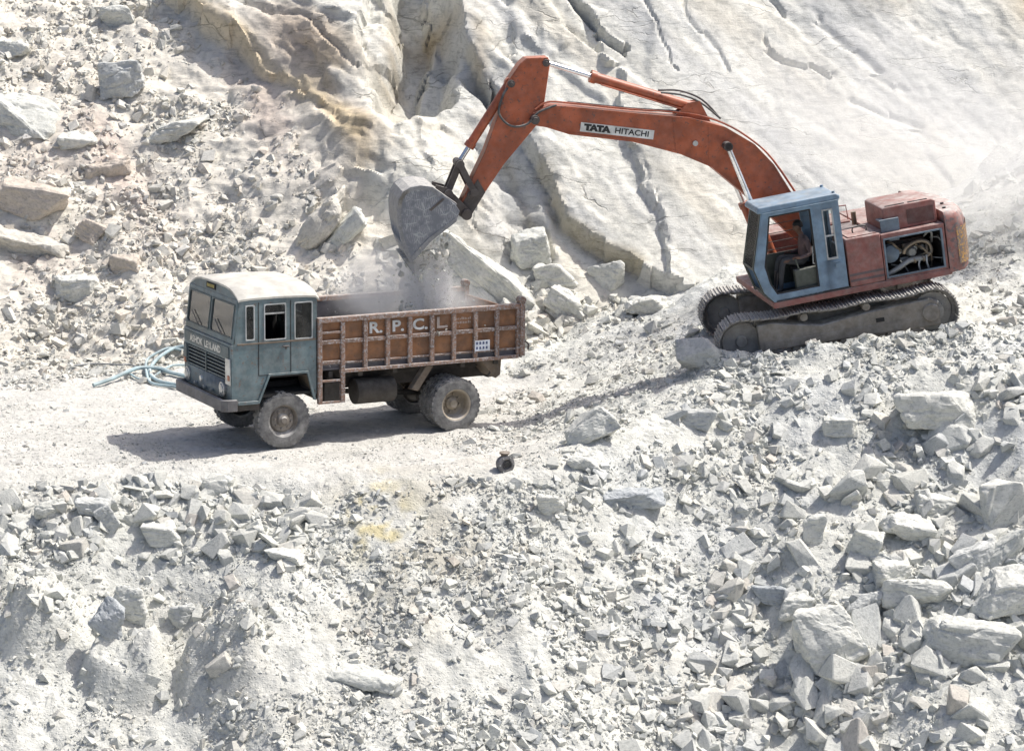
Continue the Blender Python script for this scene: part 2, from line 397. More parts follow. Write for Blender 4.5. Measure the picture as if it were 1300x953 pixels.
# ------------------------------------------------------------------ terrain
EXT = np.array([6.43, 2.2, 1.51])                 # ground point under the excavator's slew ring
def smin(a, b, k):
    h = np.clip(0.5 + 0.5 * (b - a) / k, 0, 1); return b * (1 - h) + a * h - k * h * (1 - h)
def ledge_z(x, y):
    pad = EXT[2] - 0.02 + 0.158 * (np.minimum(x, 8.6) - EXT[0]) + 0.052 * (np.clip(y, -2, 6) - EXT[1])
    ramp = 1.12 * np.clip((x - 0.0) / 4.0, 0, 1) ** 1.25
    z = np.where(x < 4.0, ramp, 0); w = sstep(3.4, 4.4, x); z = ramp * (1 - w) + pad * w
    back = np.clip(y - 4.6, 0, 30)
    z = z + back * 0.10 * sstep(-3, 2, x) + back * 0.10 * sstep(-4, -8, x)
    pile = np.exp(-((x - 13.2) / 3.4) ** 2) * 2.3 * sstep(1.5, 7.5, y + 0.25 * (x - 10))
    z = z + pile
    return z
def crest_y(x):
    return -3.4 + 2.9 * sstep(-0.5, 4.6, x) - 0.35 * sstep(8, 12, x) + 0.25 * np.sin(x * 0.9) * sstep(3, -3, x)
def ground_z(x, y, detail=True):
    P = np.stack([x, y, np.zeros_like(x)], 1)
    zl = ledge_z(x, y)
    yc = crest_y(x)
    zc = ledge_z(x, yc)
    s = 0.74 + 0.05 * np.sin(x * 0.55)
    gul = fbm(np.stack([x * 0.55 + 0.12 * y, y * 0.13, 0 * x], 1), 3, 5) * 0.55
    zs = zc + s * (y - yc) + gul * sstep(0.3, 2.5, yc - y)
    z = smin(zl, zs, 0.45)
    z = np.maximum(z, -17 + 0.02 * y)
    off = np.clip((yc + 0.6 - y) / 1.2, 0, 1)      # 0 on the road, 1 on the slope
    road = (1 - off) * sstep(1.6, -0.4, x) * sstep(6.0, 4.6, y)
    amp = 1 - 0.9 * road
    padm = sstep(3.2, 4.2, x) * sstep(9.2, 8.4, x) * sstep(-0.7, 0.3, y) * sstep(4.6, 4.0, y)
    amp = amp * (1 - 0.85 * padm)
    z = z + amp * (0.15 * fbm(P * 0.7, 4, 21) + 0.075 * fbm(P * 2.4, 4, 31) + 0.055 * fbm(P * 6.0, 4, 41) + 0.03 * facets(np.stack([x * 5, y * 5], 1), 43, 1.0, 8))
    bank = sstep(3.4, 4.2, x) * sstep(9.4, 8.4, x) * np.exp(-((y - 0.36) / 0.27) ** 2) * (0.27 + 0.10 * sstep(5.2, 4.2, x) + 0.16 * fbm(P * 1.9, 3, 77))
    bank = bank + 0.42 * np.exp(-((x - 3.72) / 0.34) ** 2 - ((y - 0.85) / 0.55) ** 2) + 0.25 * np.exp(-((x - 3.75) / 0.4) ** 2 - ((y - 3.4) / 0.6) ** 2)
    z = z + bank
    for ox, oy, rx, ry, hh in ((-7.9, -6.1, 0.75, 0.65, 0.62), (-6.35, -6.75, 0.72, 0.55, 0.55), (-4.75, -6.7, 0.8, 0.7, 0.40), (-8.9, -5.3, 0.6, 0.5, 0.4)):
        rr = np.hypot((x - ox) / rx, (y - oy) / ry) + 0.28 * fbm(P * 1.7, 3, 83)
        z = z + sstep(1.05, 0.55, rr) * (hh + 0.30 * facets(np.stack([x * 1.9, y * 1.9], 1), 85, 0.9, 10) + 0.05 * facets(np.stack([x * 6, y * 6], 1), 87, 1.0, 6))
    tk = fbm(np.stack([x * 0.25, y * 3.2 + 0.5 * x, 0 * x], 1), 3, 61)      # wheel ruts along the road
    ra = radians(208); rdx, rdy = x + 1.588, y - 1.093; lx, ly = rdx * cos(ra) + rdy * sin(ra), -rdx * sin(ra) + rdy * cos(ra)
    wob = 0.10 * np.sin(lx * 0.8) * sstep(5, 8, lx)
    z = z - road * 0.035 * (np.exp(-((np.abs(ly - wob) - 1.0) / 0.13) ** 2)) * sstep(3.9, 5.0, lx) * (0.8 + 0.5 * np.sin(lx * 38) * np.exp(-((np.abs(ly - wob) - 1.0) / 0.1) ** 2))
    for c0, sl in ((-2.3, 0.03), (-0.6, 0.03), (-1.7, 0.09), (2.6, -0.03), (3.9, -0.02)):
        z = z - road * 0.028 * np.exp(-((y - c0 - sl * x - 0.08 * np.sin(x * 0.7 + c0)) / 0.13) ** 2) * sstep(-0.5, 0.2, fbm(P * 0.5, 2, 79))
    z = z + road * (0.03 * fbm(P * 1.6, 3, 73) + 0.022 * fbm(P * 6, 4, 71) + 0.04 * tk)
    return z, off, road
def axis(a, b, step, lo, hi, nlo, nhi):
    core = np.arange(a, b + 1e-6, step)
    l = a - (a - lo) * (np.linspace(1, 0, nlo, endpoint=False) ** 2.2); h = b + (hi - b) * ((np.arange(1, nhi + 1) / nhi) ** 2.2)
    return np.concatenate([l, core, h])
def grid_mesh(name, P, tint):
    ny, nx, _ = P.shape
    me = bpy.data.meshes.new(name)
    idx = np.arange(nx * ny).reshape(ny, nx)
    q = np.stack([idx[:-1, :-1], idx[:-1, 1:], idx[1:, 1:], idx[1:, :-1]], -1).reshape(-1, 4)
    me.vertices.add(nx * ny); me.vertices.foreach_set('co', P.reshape(-1).astype(np.float32))
    me.loops.add(q.size); me.loops.foreach_set('vertex_index', q.reshape(-1).astype(np.int32))
    me.polygons.add(len(q)); me.polygons.foreach_set('loop_start', np.arange(0, q.size, 4, dtype=np.int32))
    me.update(calc_edges=True)
    a = me.color_attributes.new('tint', 'FLOAT_COLOR', 'POINT')
    a.data.foreach_set('color', np.concatenate([tint.reshape(-1, 3), np.ones((nx * ny, 1))], 1).astype(np.float32).reshape(-1))
    me.shade_smooth(); return me
def blend(c, w, col): return c * (1 - w[:, None]) + np.array(col)[None] * w[:, None]

gx = axis(-13.5, 13.5, 0.055, -80, 80, 16, 16); gy = axis(-10.5, 9.5, 0.055, -110, 45, 14, 8)
GX, GY = np.meshgrid(gx, gy); fx, fy = GX.ravel(), GY.ravel()
gz, goff, groad = ground_z(fx, fy)
GP = np.stack([fx, fy, gz], 1); gpx, gpy = project(GP)
P3 = np.stack([fx, fy, gz], 1)
c = np.tile(np.array([0.67, 0.67, 0.62]), (len(fx), 1))
c = blend(c, 0.8 * groad, (0.60, 0.585, 0.55))
n = fbm(P3 * 0.5, 4, 91)
c = blend(c, 0.45 * sstep(0.05, 0.5, n) * sstep(500, 650, gpy), (0.60, 0.585, 0.53))
c = blend(c, 0.55 * sstep(0.0, 0.45, fbm(P3 * 0.8, 3, 95)) * sstep(700, 850, gpx), (0.57, 0.59, 0.59))
yl = np.exp(-((gpx - 482) / 42) ** 2 - ((gpy - 660) / 45) ** 2) * sstep(-0.25, 0.3, fbm(P3 * 3.5, 3, 97))
c = blend(c, np.clip(1.2 * yl, 0, 0.8), (0.60, 0.52, 0.28))
wb = np.exp(-((gpx - 560) / 150) ** 2 - ((gpy - 700) / 110) ** 2) * sstep(-0.1, 0.4, fbm(P3 * 1.6, 3, 99))
c = blend(c, 0.6 * wb, (0.47, 0.43, 0.34))
lb = sstep(300, 120, gpx) * sstep(500, 430, gpy)
c = blend(c, 0.6 * lb, (0.50, 0.45, 0.38))
gtint = c
go = link('ground', grid_mesh('ground', GP.reshape(*GX.shape, 3), c), 'ground', smooth=False); go.data.set_sharp_from_angle(angle=radians(28)); go['kind'] = 'structure'

# the cut rock face and the scree beside it
cx_ = axis(-15.0, 15.0, 0.05, -80, 80, 14, 14); ct_ = axis(0, 15.0, 0.05, -2, 60, 2, 12)
CX, CT = np.meshgrid(cx_, ct_); fx, ft = CX.ravel(), CT.ravel()
def cliff_base(x, t):
    a = np.radians(38 + 8 * sstep(-6.5, -2.0, x) - 1 * sstep(6, 12, x))
    y0 = 4.9 + 1.5 * sstep(-6, -1, x) + 1.0 * sstep(3, 7, x) + 0.4 * np.sin(x * 0.5)
    return np.stack([x, y0 + t * np.cos(a), -0.8 + t * np.sin(a)], 1), a
CB, ca = cliff_base(fx, ft)
cpx, cpy = project(CB)
Q3 = np.stack([fx, ft, 0 * fx], 1)
_f = worley(Q3[:, :2] * 1.5, 209)                       # edges break along short straight joints
wx = cpx + 9 * fbm(Q3 * 0.7, 2, 201) + 9 * (_f[2] - 0.5); wy = cpy + 9 * fbm(Q3 * 0.7, 2, 205) + 9 * (_f[3] - 0.5)
def region(poly, w0, w1, amt): return amt * sstep(w0, w1, poly_sd(wx, wy, poly))
EDGE = [(195, -400), (205, -60), (215, 0), (250, 35), (300, 62), (345, 100), (400, 135), (440, 200), (470, 260), (540, 300), (600, 330), (700, 390), (820, 430)]
bed = sstep(-10, 10, poly_sd(wx, wy, EDGE + [(2600, 470), (2600, -400)]))       # 1 on bedrock, 0 on scree
d = np.zeros_like(fx)
d += region([(195, -400), (205, -60), (215, 0), (250, 35), (300, 62), (345, 100), (400, 132), (440, 172), (472, 190), (484, 120), (462, 60), (470, -60), (470, -400)], -3, 6, 1.0) * (0.12 + 0.40 * sstep(130, 40, cpy))
d += region([(330, 40), (440, -80), (470, 60), (478, 150), (430, 120)], -10, 40, 0.16)
d += region([(478, -400), (562, -400), (568, 0), (585, 55), (575, 120), (540, 140), (500, 180), (478, 140), (500, 50)], -12, 22, -0.95)
d += region([(505, -60), (540, -60), (545, 40), (525, 120), (505, 90)], -6, 8, -0.5)
d += region([(562, -400), (572, 0), (598, 70), (628, 130), (690, 225), (722, 285), (768, 325), (812, 362), (870, 385), (2600, 480), (2600, -400)], -4, 7, 0.50)
d += region([(755, 60), (800, 190), (830, 290), (856, 410), (2600, 500), (2600, -300), (700, -300), (705, -10)], -2, 5, 0.20)
d += region([(600, 185), (650, 180), (705, 300), (700, 345), (650, 330)], -8, 18, -0.35)
d += region([(400, 150), (520, 140), (600, 210), (600, 300), (480, 270), (420, 230)], -15, 45, 0.55)
d += region([(640, -60), (705, -20), (740, 60), (700, 110), (650, 90)], -3, 8, 0.12)
d += region([(1170, 40), (1260, -40), (2600, -200), (2600, 300), (1300, 260), (1230, 160)], -20, 90, 0.35)
for pl, dep, wd in (([(703, -8), (722, 22), (748, 52), (775, 72), (792, 88)], 0.42, 5), ([(962, 78), (985, 95), (1010, 105), (1042, 124)], 0.22, 4), ([(950, -10), (972, 25), (990, 45)], 0.2, 5),
                    ([(868, 5), (880, 45), (905, 80), (915, 110)], 0.12, 4), ([(1075, 150), (1120, 180), (1160, 190)], 0.12, 5), ([(805, 195), (822, 240), (836, 300), (845, 330)], 0.10, 4),
                    ([(812, 10), (835, 55), (850, 110)], 0.13, 3), ([(1040, 40), (1075, 85), (1120, 120), (1145, 140)], 0.10, 6), ([(300, 20), (380, 40), (430, 80), (460, 100)], 0.16, 4)):
    d -= 0.6 * dep * sstep(wd * 1.3, 0, line_d(wx, wy, pl))
# slabby fracture facets, long axis running down to the right
th = radians(-52); u = fx * cos(th) + ft * sin(th); v = -fx * sin(th) + ft * cos(th)
wu = u + 0.25 * fbm(Q3 * 0.5, 2, 211); wv = v + 0.25 * fbm(Q3 * 0.5, 2, 213)
smooth_r = 1 - 0.84 * sstep(620, 840, cpx)
rough = bed * smooth_r
d += bed * (0.22 + 0.78 * smooth_r) * 0.26 * facets(np.stack([wu * 0.22, wv * 0.52], 1), 221, 0.8, 40)
d += rough * 0.16 * facets(np.stack([wu * 0.6 + 4, wv * 1.5], 1), 223, 1.0, 16)
d += (0.22 * bed + 0.78 * rough) * 0.055 * facets(np.stack([wu * 1.7, wv * 4.0], 1), 225, 1.1, 8)
d += (0.22 * bed + 0.78 * rough) * 0.028 * facets(np.stack([wu * 4.2, wv * 9.0], 1), 227, 1.2, 6)
d += bed * (0.05 + 0.10 * smooth_r) * fbm(np.stack([u * 0.18, v * 0.5, 0 * u], 1), 3, 231)
d += bed * 0.010 * fbm(np.stack([u * 2.0, v * 9, 0 * u], 1), 3, 233)
d += (1 - bed) * (0.26 * fbm(Q3 * 0.6, 4, 241) + 0.10 * fbm(Q3 * 2.2, 4, 243) + 0.10 * facets(np.stack([wu * 1.4, wv * 1.4], 1), 245, 0.8) + 0.03 * facets(np.stack([wu * 5, wv * 5], 1), 247, 1.0) + 0.02 * fbm(Q3 * 7, 3, 235))
nrm = np.stack([0 * ca, -np.sin(ca), np.cos(ca)], 1)
CP = CB + nrm * d[:, None]
CP[:, 0] += 0.06 * fbm(Q3 * 3, 3, 251)
cpx2, cpy2 = project(CP)
c = np.tile(np.array([0.74, 0.73, 0.665]), (len(fx), 1))
c = blend(c, (1 - bed) * 0.9, (0.78, 0.735, 0.645))
n1 = fbm(Q3 * 0.5, 4, 301); n2 = fbm(np.stack([u * 0.35, v * 1.6, 0 * u], 1), 4, 303)
def gau(x, y, sx, sy, rot=0):
    a = radians(rot); ddx = (cpx - x) * cos(a) + (cpy - y) * sin(a); ddy = -(cpx - x) * sin(a) + (cpy - y) * cos(a)
    return np.exp(-(ddx / sx) ** 2 - (ddy / sy) ** 2)
c = blend(c, 0.45 * bed * sstep(0.05, 0.45, n2), (0.57, 0.58, 0.58))
c = blend(c, 0.5 * bed * sstep(0.1, 0.5, fbm(Q3 * 0.45, 4, 307)), (0.62, 0.58, 0.50))
br = np.clip(gau(150, 210, 120, 34, 58) + gau(340, 140, 85, 34, 52) + 0.7 * gau(45, 230, 70, 60) + 0.6 * gau(30, 330, 80, 40), 0, 1)
c = blend(c, 0.7 * br * sstep(-0.35, 0.25, n1 + 0.5 * n2), (0.58, 0.48, 0.42))
stk = fbm(np.stack([u * 0.12, v * 1.3, 0 * u], 1), 4, 309); stf = fbm(np.stack([u * 0.4, v * 5, 0 * u], 1), 3, 311)
c = blend(c, bed * 0.55 * sstep(0.0, 0.45, stk), (0.55, 0.555, 0.545)); c = blend(c, bed * 0.45 * sstep(0.1, 0.5, -stk), (0.66, 0.61, 0.51))
c = c * (1 - 0.14 * bed * sstep(0.1, 0.6, stf))[:, None]
oc = np.clip(gau(385, 70, 75, 45, 38) + 0.6 * gau(452, 165, 30, 45), 0, 1)
c = blend(c, 0.9 * oc * sstep(-0.6, 0.1, n2), (0.58, 0.47, 0.36))
rim = sstep(26, 4, line_d(wx, wy, [(215, -20), (250, 35), (300, 62), (345, 100), (400, 135), (450, 180)])) * bed
c = blend(c, 0.85 * rim, (0.68, 0.56, 0.37))
oc2 = np.clip(0.8 * gau(600, 215, 16, 60) + 0.6 * gau(420, 110, 22, 40) + gau(497, 95, 16, 80, 0) + gau(545, 20, 26, 26) + 0.7 * gau(462, 205, 22, 40) + 0.6 * gau(610, 95, 12, 70, 0), 0, 1)
c = blend(c, 0.8 * oc2 * sstep(-0.5, 0.2, n2 + 0.3 * stf), (0.52, 0.40, 0.23))
oe = sstep(16, 0, line_d(wx, wy, [(690, 225), (722, 285), (768, 325), (805, 350)])) + sstep(10, 0, line_d(wx, wy, [(640, 190), (665, 250), (690, 320)])) + sstep(9, 0, line_d(wx, wy, [(598, 70), (628, 130), (650, 160)]))
c = blend(c, 0.65 * np.clip(oe, 0, 1) * sstep(-0.4, 0.2, n1), (0.50, 0.43, 0.28))
c = blend(c, 0.7 * gau(1300, 25, 30, 45), (0.46, 0.36, 0.22))
c = blend(c, 0.6 * np.clip(gau(540, 80, 40, 80) + gau(600, 120, 40, 70) + gau(650, 255, 40, 75), 0, 1) * sstep(-0.5, 0.3, n1), (0.44, 0.46, 0.48))  # blue-grey shade of the cleft and the hollow below, painted into the rock tint
ctint = c
clo = link('rock_face', grid_mesh('rock_face', CP.reshape(*CX.shape, 3), c), 'cliff', smooth=False); clo.data.set_sharp_from_angle(angle=radians(30)); clo['kind'] = 'structure'

def normals_of(P, shape):
    A = P.reshape(*shape, 3); dx = np.gradient(A, axis=1); dy = np.gradient(A, axis=0)
    n = np.cross(dx, dy); n /= np.linalg.norm(n, axis=-1, keepdims=True) + 1e-9; return n.reshape(-1, 3)
SH = {'g': (GP, normals_of(GP, GX.shape), gpx, gpy, gtint), 'c': (CP, normals_of(CP, CX.shape), cpx2, cpy2, ctint)}
ALLP = np.concatenate([GP, CP]); ALLX = np.concatenate([gpx, cpx2]); ALLY = np.concatenate([gpy, cpy2])
ALLN = np.concatenate([SH['g'][1], SH['c'][1]]); ALLD = (ALLP - CAMP) @ FW
_inview = np.where((ALLX > -300) & (ALLX < 1600) & (ALLY > -150) & (ALLY < 1150) & (ALLD > 10))[0]
ALLP, ALLX, ALLY, ALLN, ALLD = (a[_inview] for a in (ALLP, ALLX, ALLY, ALLN, ALLD))
def surveyed(px, py):
    """the terrain point and its normal met by the sight line through a photo pixel"""
    r = 4.0
    while True:
        k = np.where((abs(ALLX - px) < r) & (abs(ALLY - py) < r))[0]
        if len(k): break
        r *= 1.6
    j = k[np.argmin(ALLD[k])]
    return Vector(ALLP[j]), Vector(ALLN[j])
def gz_at(x, y): return float(ground_z(np.array([x]), np.array([y]))[0][0])

# ------------------------------------------------------------------ loose rock
def hull(pts):
    bm = bmesh.new()
    for p in pts: bm.verts.new(p)
    bmesh.ops.convex_hull(bm, input=bm.verts)
    bmesh.ops.delete(bm, geom=[v for v in bm.verts if not v.link_faces], context='VERTS')
    bmesh.ops.triangulate(bm, faces=bm.faces); return bm
def rock_points(n, flat, rs):
    if n >= 8 and rs.random() < 0.5:                               # a broken block: box corners knocked about, a few knocked off
        P = np.array([(i, j, k) for i in (-1, 1) for j in (-1, 1) for k in (-1, 1)], float)
        P = P * rs.uniform(0.40, 1.0, P.shape) + rs.normal(0, 0.13, P.shape); P[:, 0] += 0.35 * rs.normal() * P[:, 2]
        if n > 8: P = np.concatenate([P, rs.uniform(-1, 1, (n - 8, 3)) * 0.95])
    else:
        P = rs.uniform(-1, 1, (n, 3)); P /= np.max(np.abs(P), axis=1, keepdims=True) ** 0.75
    P *= np.array([1.0, rs.uniform(0.6, 0.95), flat]) * 0.5; return P
def proto_arrays(n_pts, count, flat, seed):
    out = []; rs = np.random.default_rng(seed)
    for k in range(count):
        bm = hull(rock_points(n_pts, rs.uniform(*flat), rs))
        bm.verts.index_update()
        out.append((np.array([v.co[:] for v in bm.verts]), np.array([[v.index for v in f.verts] for f in bm.faces]))); bm.free()
    return out
PRO_T = proto_arrays(5, 10, (0.5, 0.8), 4); PRO_S = proto_arrays(7, 14, (0.4, 0.8), 5); PRO_M = proto_arrays(12, 28, (0.35, 0.75), 6)
TONES = np.array([[0.67, 0.675, 0.625], [0.72, 0.72, 0.665], [0.60, 0.61, 0.585], [0.67, 0.64, 0.57], [0.50, 0.525, 0.535], [0.61, 0.545, 0.47]])
TONE_W = {'g': [0.36, 0.22, 0.20, 0.12, 0.08, 0.02], 'w': [0.36, 0.36, 0.08, 0.16, 0.02, 0.02], 'b': [0.26, 0.26, 0.07, 0.28, 0.02, 0.11]}
def basis(n):
    """rotation matrices whose z axis is close to n, spun at random"""
    z = n + RNG.normal(0, 0.42, n.shape); z /= np.linalg.norm(z, axis=1, keepdims=True)
    a = RNG.normal(0, 1, n.shape); x = a - z * np.sum(a * z, 1, keepdims=True); x /= np.linalg.norm(x, axis=1, keepdims=True)
    return np.stack([x, np.cross(z, x), z], -1)
def scatter(sheet, poly, count, smin_, smax, power, tones, lift=(-0.2, 0.2), mask=None):
    P, Nn, px, py, tint = SH[sheet]
    ok = poly_sd(px, py, poly) > 26 * fbm(P * 0.8, 4, 405) + 14
    dist = (P - CAMP) @ FW; ok &= (dist > 20) & (P[:, 2] > -9)
    if mask is not None: ok &= mask(P)
    k = np.where(ok)[0]
    if not len(k): return None
    clump = 0.55 + fbm(P[k] * 0.9, 3, 401) + 0.6 * fbm(P[k] * 3.2, 2, 403)
    w = np.clip(clump, 0.03, None) ** 1.5; j = RNG.choice(k, count, p=w / w.sum())
    u = RNG.random(count); s = smin_ * (1 - u * (1 - (smin_ / smax) ** power)) ** (-1 / power)
    pos = P[j] + np.stack([RNG.uniform(-.035, .035, count), RNG.uniform(-.035, .035, count), np.zeros(count)], 1)
    pos = pos + Nn[j] * (s * RNG.uniform(*lift, count))[:, None]
    tn = TONES[RNG.choice(6, count, p=TONE_W[tones])] * RNG.uniform(0.88, 1.07, (count, 1))
    tn = 0.58 * tn + 0.42 * tint[j]
    return dict(p=pos, s=s, R=basis(Nn[j]), t=tn)
def cat_sets(L):
    L = [x for x in L if x is not None]
    return {k: np.concatenate([x[k] for x in L]) for k in L[0]}
def merged(name, S, protos, mat='rubble'):
    n = len(S['s']); which = RNG.integers(0, len(protos), n)
    V, F, C = [], [], []; base = 0
    for q, (pv, pf) in enumerate(protos):
        k = np.where(which == q)[0]
        if not len(k): continue
        an = S['s'][k][:, None] * RNG.uniform(0.75, 1.25, (len(k), 3))
        loc = pv[None] * an[:, None, :]
        w = np.einsum('nij,nvj->nvi', S['R'][k], loc) + S['p'][k][:, None]
        V.append(w.reshape(-1, 3)); F.append((pf[None] + (base + np.arange(len(k)) * len(pv))[:, None, None]).reshape(-1, 3))
        C.append(np.repeat(S['t'][k], len(pv), 0)); base += len(k) * len(pv)
    V = np.concatenate(V).astype(np.float32); F = np.concatenate(F).astype(np.int32); C = np.concatenate(C)
    me = bpy.data.meshes.new(name)
    me.vertices.add(len(V)); me.vertices.foreach_set('co', V.reshape(-1))
    me.loops.add(F.size); me.loops.foreach_set('vertex_index', F.reshape(-1))
    me.polygons.add(len(F)); me.polygons.foreach_set('loop_start', np.arange(0, F.size, 3, dtype=np.int32))
    me.update(calc_edges=True)
    a = me.color_attributes.new('tint', 'FLOAT_COLOR', 'POINT')
    a.data.foreach_set('color', np.concatenate([C, np.ones((len(C), 1))], 1).astype(np.float32).reshape(-1))
    me.shade_flat(); o = link(name, me, mat, smooth=False); o['kind'] = 'stuff'; return o

# where the rubble lies: outlines surveyed on the terrain
Z_RIGHT = [(690, 610), (780, 560), (960, 455), (1215, 405), (1500, 330), (1700, 1150), (560, 1150), (640, 800)]
Z_BOULD = [(930, 640), (1060, 560), (1230, 480), (1600, 450), (1700, 1150), (880, 1150), (860, 800)]
Z_LEFT = [(-350, 605), (60, 600), (420, 605), (440, 690), (250, 730), (-350, 700)]
Z_LLOW = [(-350, 680), (430, 680), (480, 1150), (-350, 1150)]
Z_MID = [(400, 600), (720, 590), (780, 700), (700, 1150), (420, 1150)]
Z_RAMP = [(560, 570), (620, 490), (660, 420), (860, 395), (960, 455), (800, 560), (690, 620)]
Z_ROAD = [(-350, 490), (640, 500), (640, 605), (-350, 605)]
Z_HEAP = [(-350, 440), (240, 430), (230, 480), (60, 500), (-350, 520)]
Z_PILE = [(1190, 290), (1215, 235), (1300, 180), (1700, 120), (1700, 420), (1215, 410)]
Z_SCREE = [(-350, -150), (205, -150), (215, 0), (345, 105), (470, 270), (480, 400), (230, 480), (-350, 480)]
Z_TALUS = [(470, 300), (560, 300), (620, 340), (720, 350), (960, 400), (900, 430), (640, 460), (470, 460)]
Z_BANK = [(880, 440), (960, 425), (1220, 385), (1260, 400), (1240, 450), (960, 500), (890, 490)]
Z_BEHIND = [(860, 380), (1250, 300), (1240, 400), (900, 440)]
def notruck(P):
    a = radians(208); dx, dy = P[:, 0] + 1.588, P[:, 1] - 1.093
    lx, ly = dx * cos(a) + dy * sin(a), -dx * sin(a) + dy * cos(a)
    e = 0.35 * fbm(P * 1.1, 3, 407)
    return ~((lx > -1.0 + e) & (lx < 5.0 + e) & (abs(ly) < 1.35 + e))
nopad = lambda P: notruck(P) & ~((P[:, 0] > 3.9) & (P[:, 0] < 9.0) & (P[:, 1] > 0.56) & (P[:, 1] < 4.2))
gravel = cat_sets([
    scatter('g', Z_BANK, 5500, 0.03, 0.13, 1.6, 'g', (-.2, 0.2), nopad),
    scatter('g', Z_RIGHT, 32000, 0.03, 0.14, 1.6, 'g', (-.25, 0.2), nopad), scatter('g', Z_MID, 13000, 0.03, 0.12, 1.7, 'g', (-.25, 0.15), nopad),
    scatter('g', Z_LEFT, 6000, 0.03, 0.13, 1.6, 'g', (-.25, 0.15), nopad), scatter('g', Z_LLOW, 16000, 0.03, 0.12, 1.8, 'w', (-.25, 0.15), nopad),
    scatter('g', Z_RAMP, 9000, 0.03, 0.11, 1.8, 'w', (-.25, 0.1), nopad), scatter('g', Z_ROAD, 6500, 0.02, 0.08, 2.0, 'w', (0, 0.15), notruck),
    scatter('g', Z_HEAP, 5000, 0.03, 0.12, 1.7, 'b', (0, 0.3), notruck), scatter('g', Z_PILE, 4500, 0.04, 0.14, 1.5, 'g', (-.25, 0.2), nopad),
    scatter('g', Z_BEHIND, 4500, 0.03, 0.12, 1.6, 'w', (-.25, 0.15), nopad), scatter('g', Z_TALUS, 2500, 0.03, 0.14, 1.6, 'w', (-.25, 0.15), nopad),
    scatter('c', Z_SCREE, 24000, 0.035, 0.14, 1.6, 'b', (-.25, 0.15)), scatter('c', Z_TALUS, 4500, 0.04, 0.15, 1.5, 'w', (-.25, 0.15)), scatter('c', Z_PILE, 2500, 0.04, 0.14, 1.5, 'g', (-.25, 0.15))])
merged('gravel', gravel, PRO_S)
Z_ALL = [(-350, 590), (700, 590), (960, 440), (1230, 400), (1700, 330), (1700, 1150), (-350, 1150)]
merged('grit', cat_sets([scatter('g', Z_ALL, 52000, 0.016, 0.05, 1.5, 'w', (-.1, 0.25), nopad), scatter('g', Z_RAMP, 6000, 0.016, 0.05, 1.5, 'w', (-.1, 0.2), nopad), scatter('g', Z_ROAD, 7000, 0.012, 0.035, 1.6, 'w', (-.1, 0.2), notruck)]), PRO_T)
zones = [  # sheet, outline, count, smallest, largest, power, tones, where (words)
    ('g', Z_RIGHT, 5200, 0.13, 0.42, 2.2, 'g', 'rubble slope below the excavator'),
    ('g', Z_BOULD, 1700, 0.22, 0.78, 1.7, 'g', 'boulder field below the excavator'),
    ('g', Z_BANK, 420, 0.12, 0.34, 2.2, 'g', 'rubble banked along the near track'),
    ('g', Z_LEFT, 1250, 0.14, 0.52, 2.0, 'g', 'rubble bank along the road edge'),
    ('g', Z_LLOW, 1200, 0.12, 0.42, 2.2, 'w', 'dusty bank under the road'),
    ('g', Z_MID, 1400, 0.11, 0.30, 2.4, 'g', 'gully below the dump truck'),
    ('g', Z_RAMP, 520, 0.10, 0.34, 2.4, 'w', 'dust ramp behind the truck tail'),
    ('g', Z_ROAD, 110, 0.08, 0.16, 2.5, 'w', 'dusty road beside the truck'),
    ('g', Z_HEAP, 500, 0.11, 0.34, 2.2, 'b', 'heap beside the pale blue hoses'),
    ('g', Z_PILE, 800, 0.14, 0.45, 2.0, 'g', 'spoil heap behind the counterweight'),
    ('c', Z_SCREE, 3200, 0.13, 0.40, 2.2, 'b', 'scree slope above the truck cab'),
    ('c', Z_TALUS, 700, 0.16, 0.65, 1.7, 'w', 'broken rock below the rock face'),
    ('g', Z_TALUS, 300, 0.12, 0.40, 2.0, 'w', 'broken rock below the rock face')]
mids = []; zid = []
for zi, (sh, poly, cnt, a, b, pw, tn, wh) in enumerate(zones):
    S = scatter(sh, poly, cnt, a, b, pw, tn, (-0.22, 0.16), nopad if sh == 'g' else None); mids.append(S); zid += [zi] * len(S['s'])
S = cat_sets(mids); zid = np.array(zid)
mpx, mpy = project(S['p'])
vis = (mpx > 5) & (mpx < 1295) & (mpy > 5) & (mpy < 948)
app = S['s'] / ((S['p'] - CAMP) @ FW) * vis
rank = np.argsort(-app); single = rank[:240]
rest = np.ones(len(S['s']), bool); rest[single] = False
merged('rubble', {k: v[rest] for k, v in S.items()}, PRO_M)

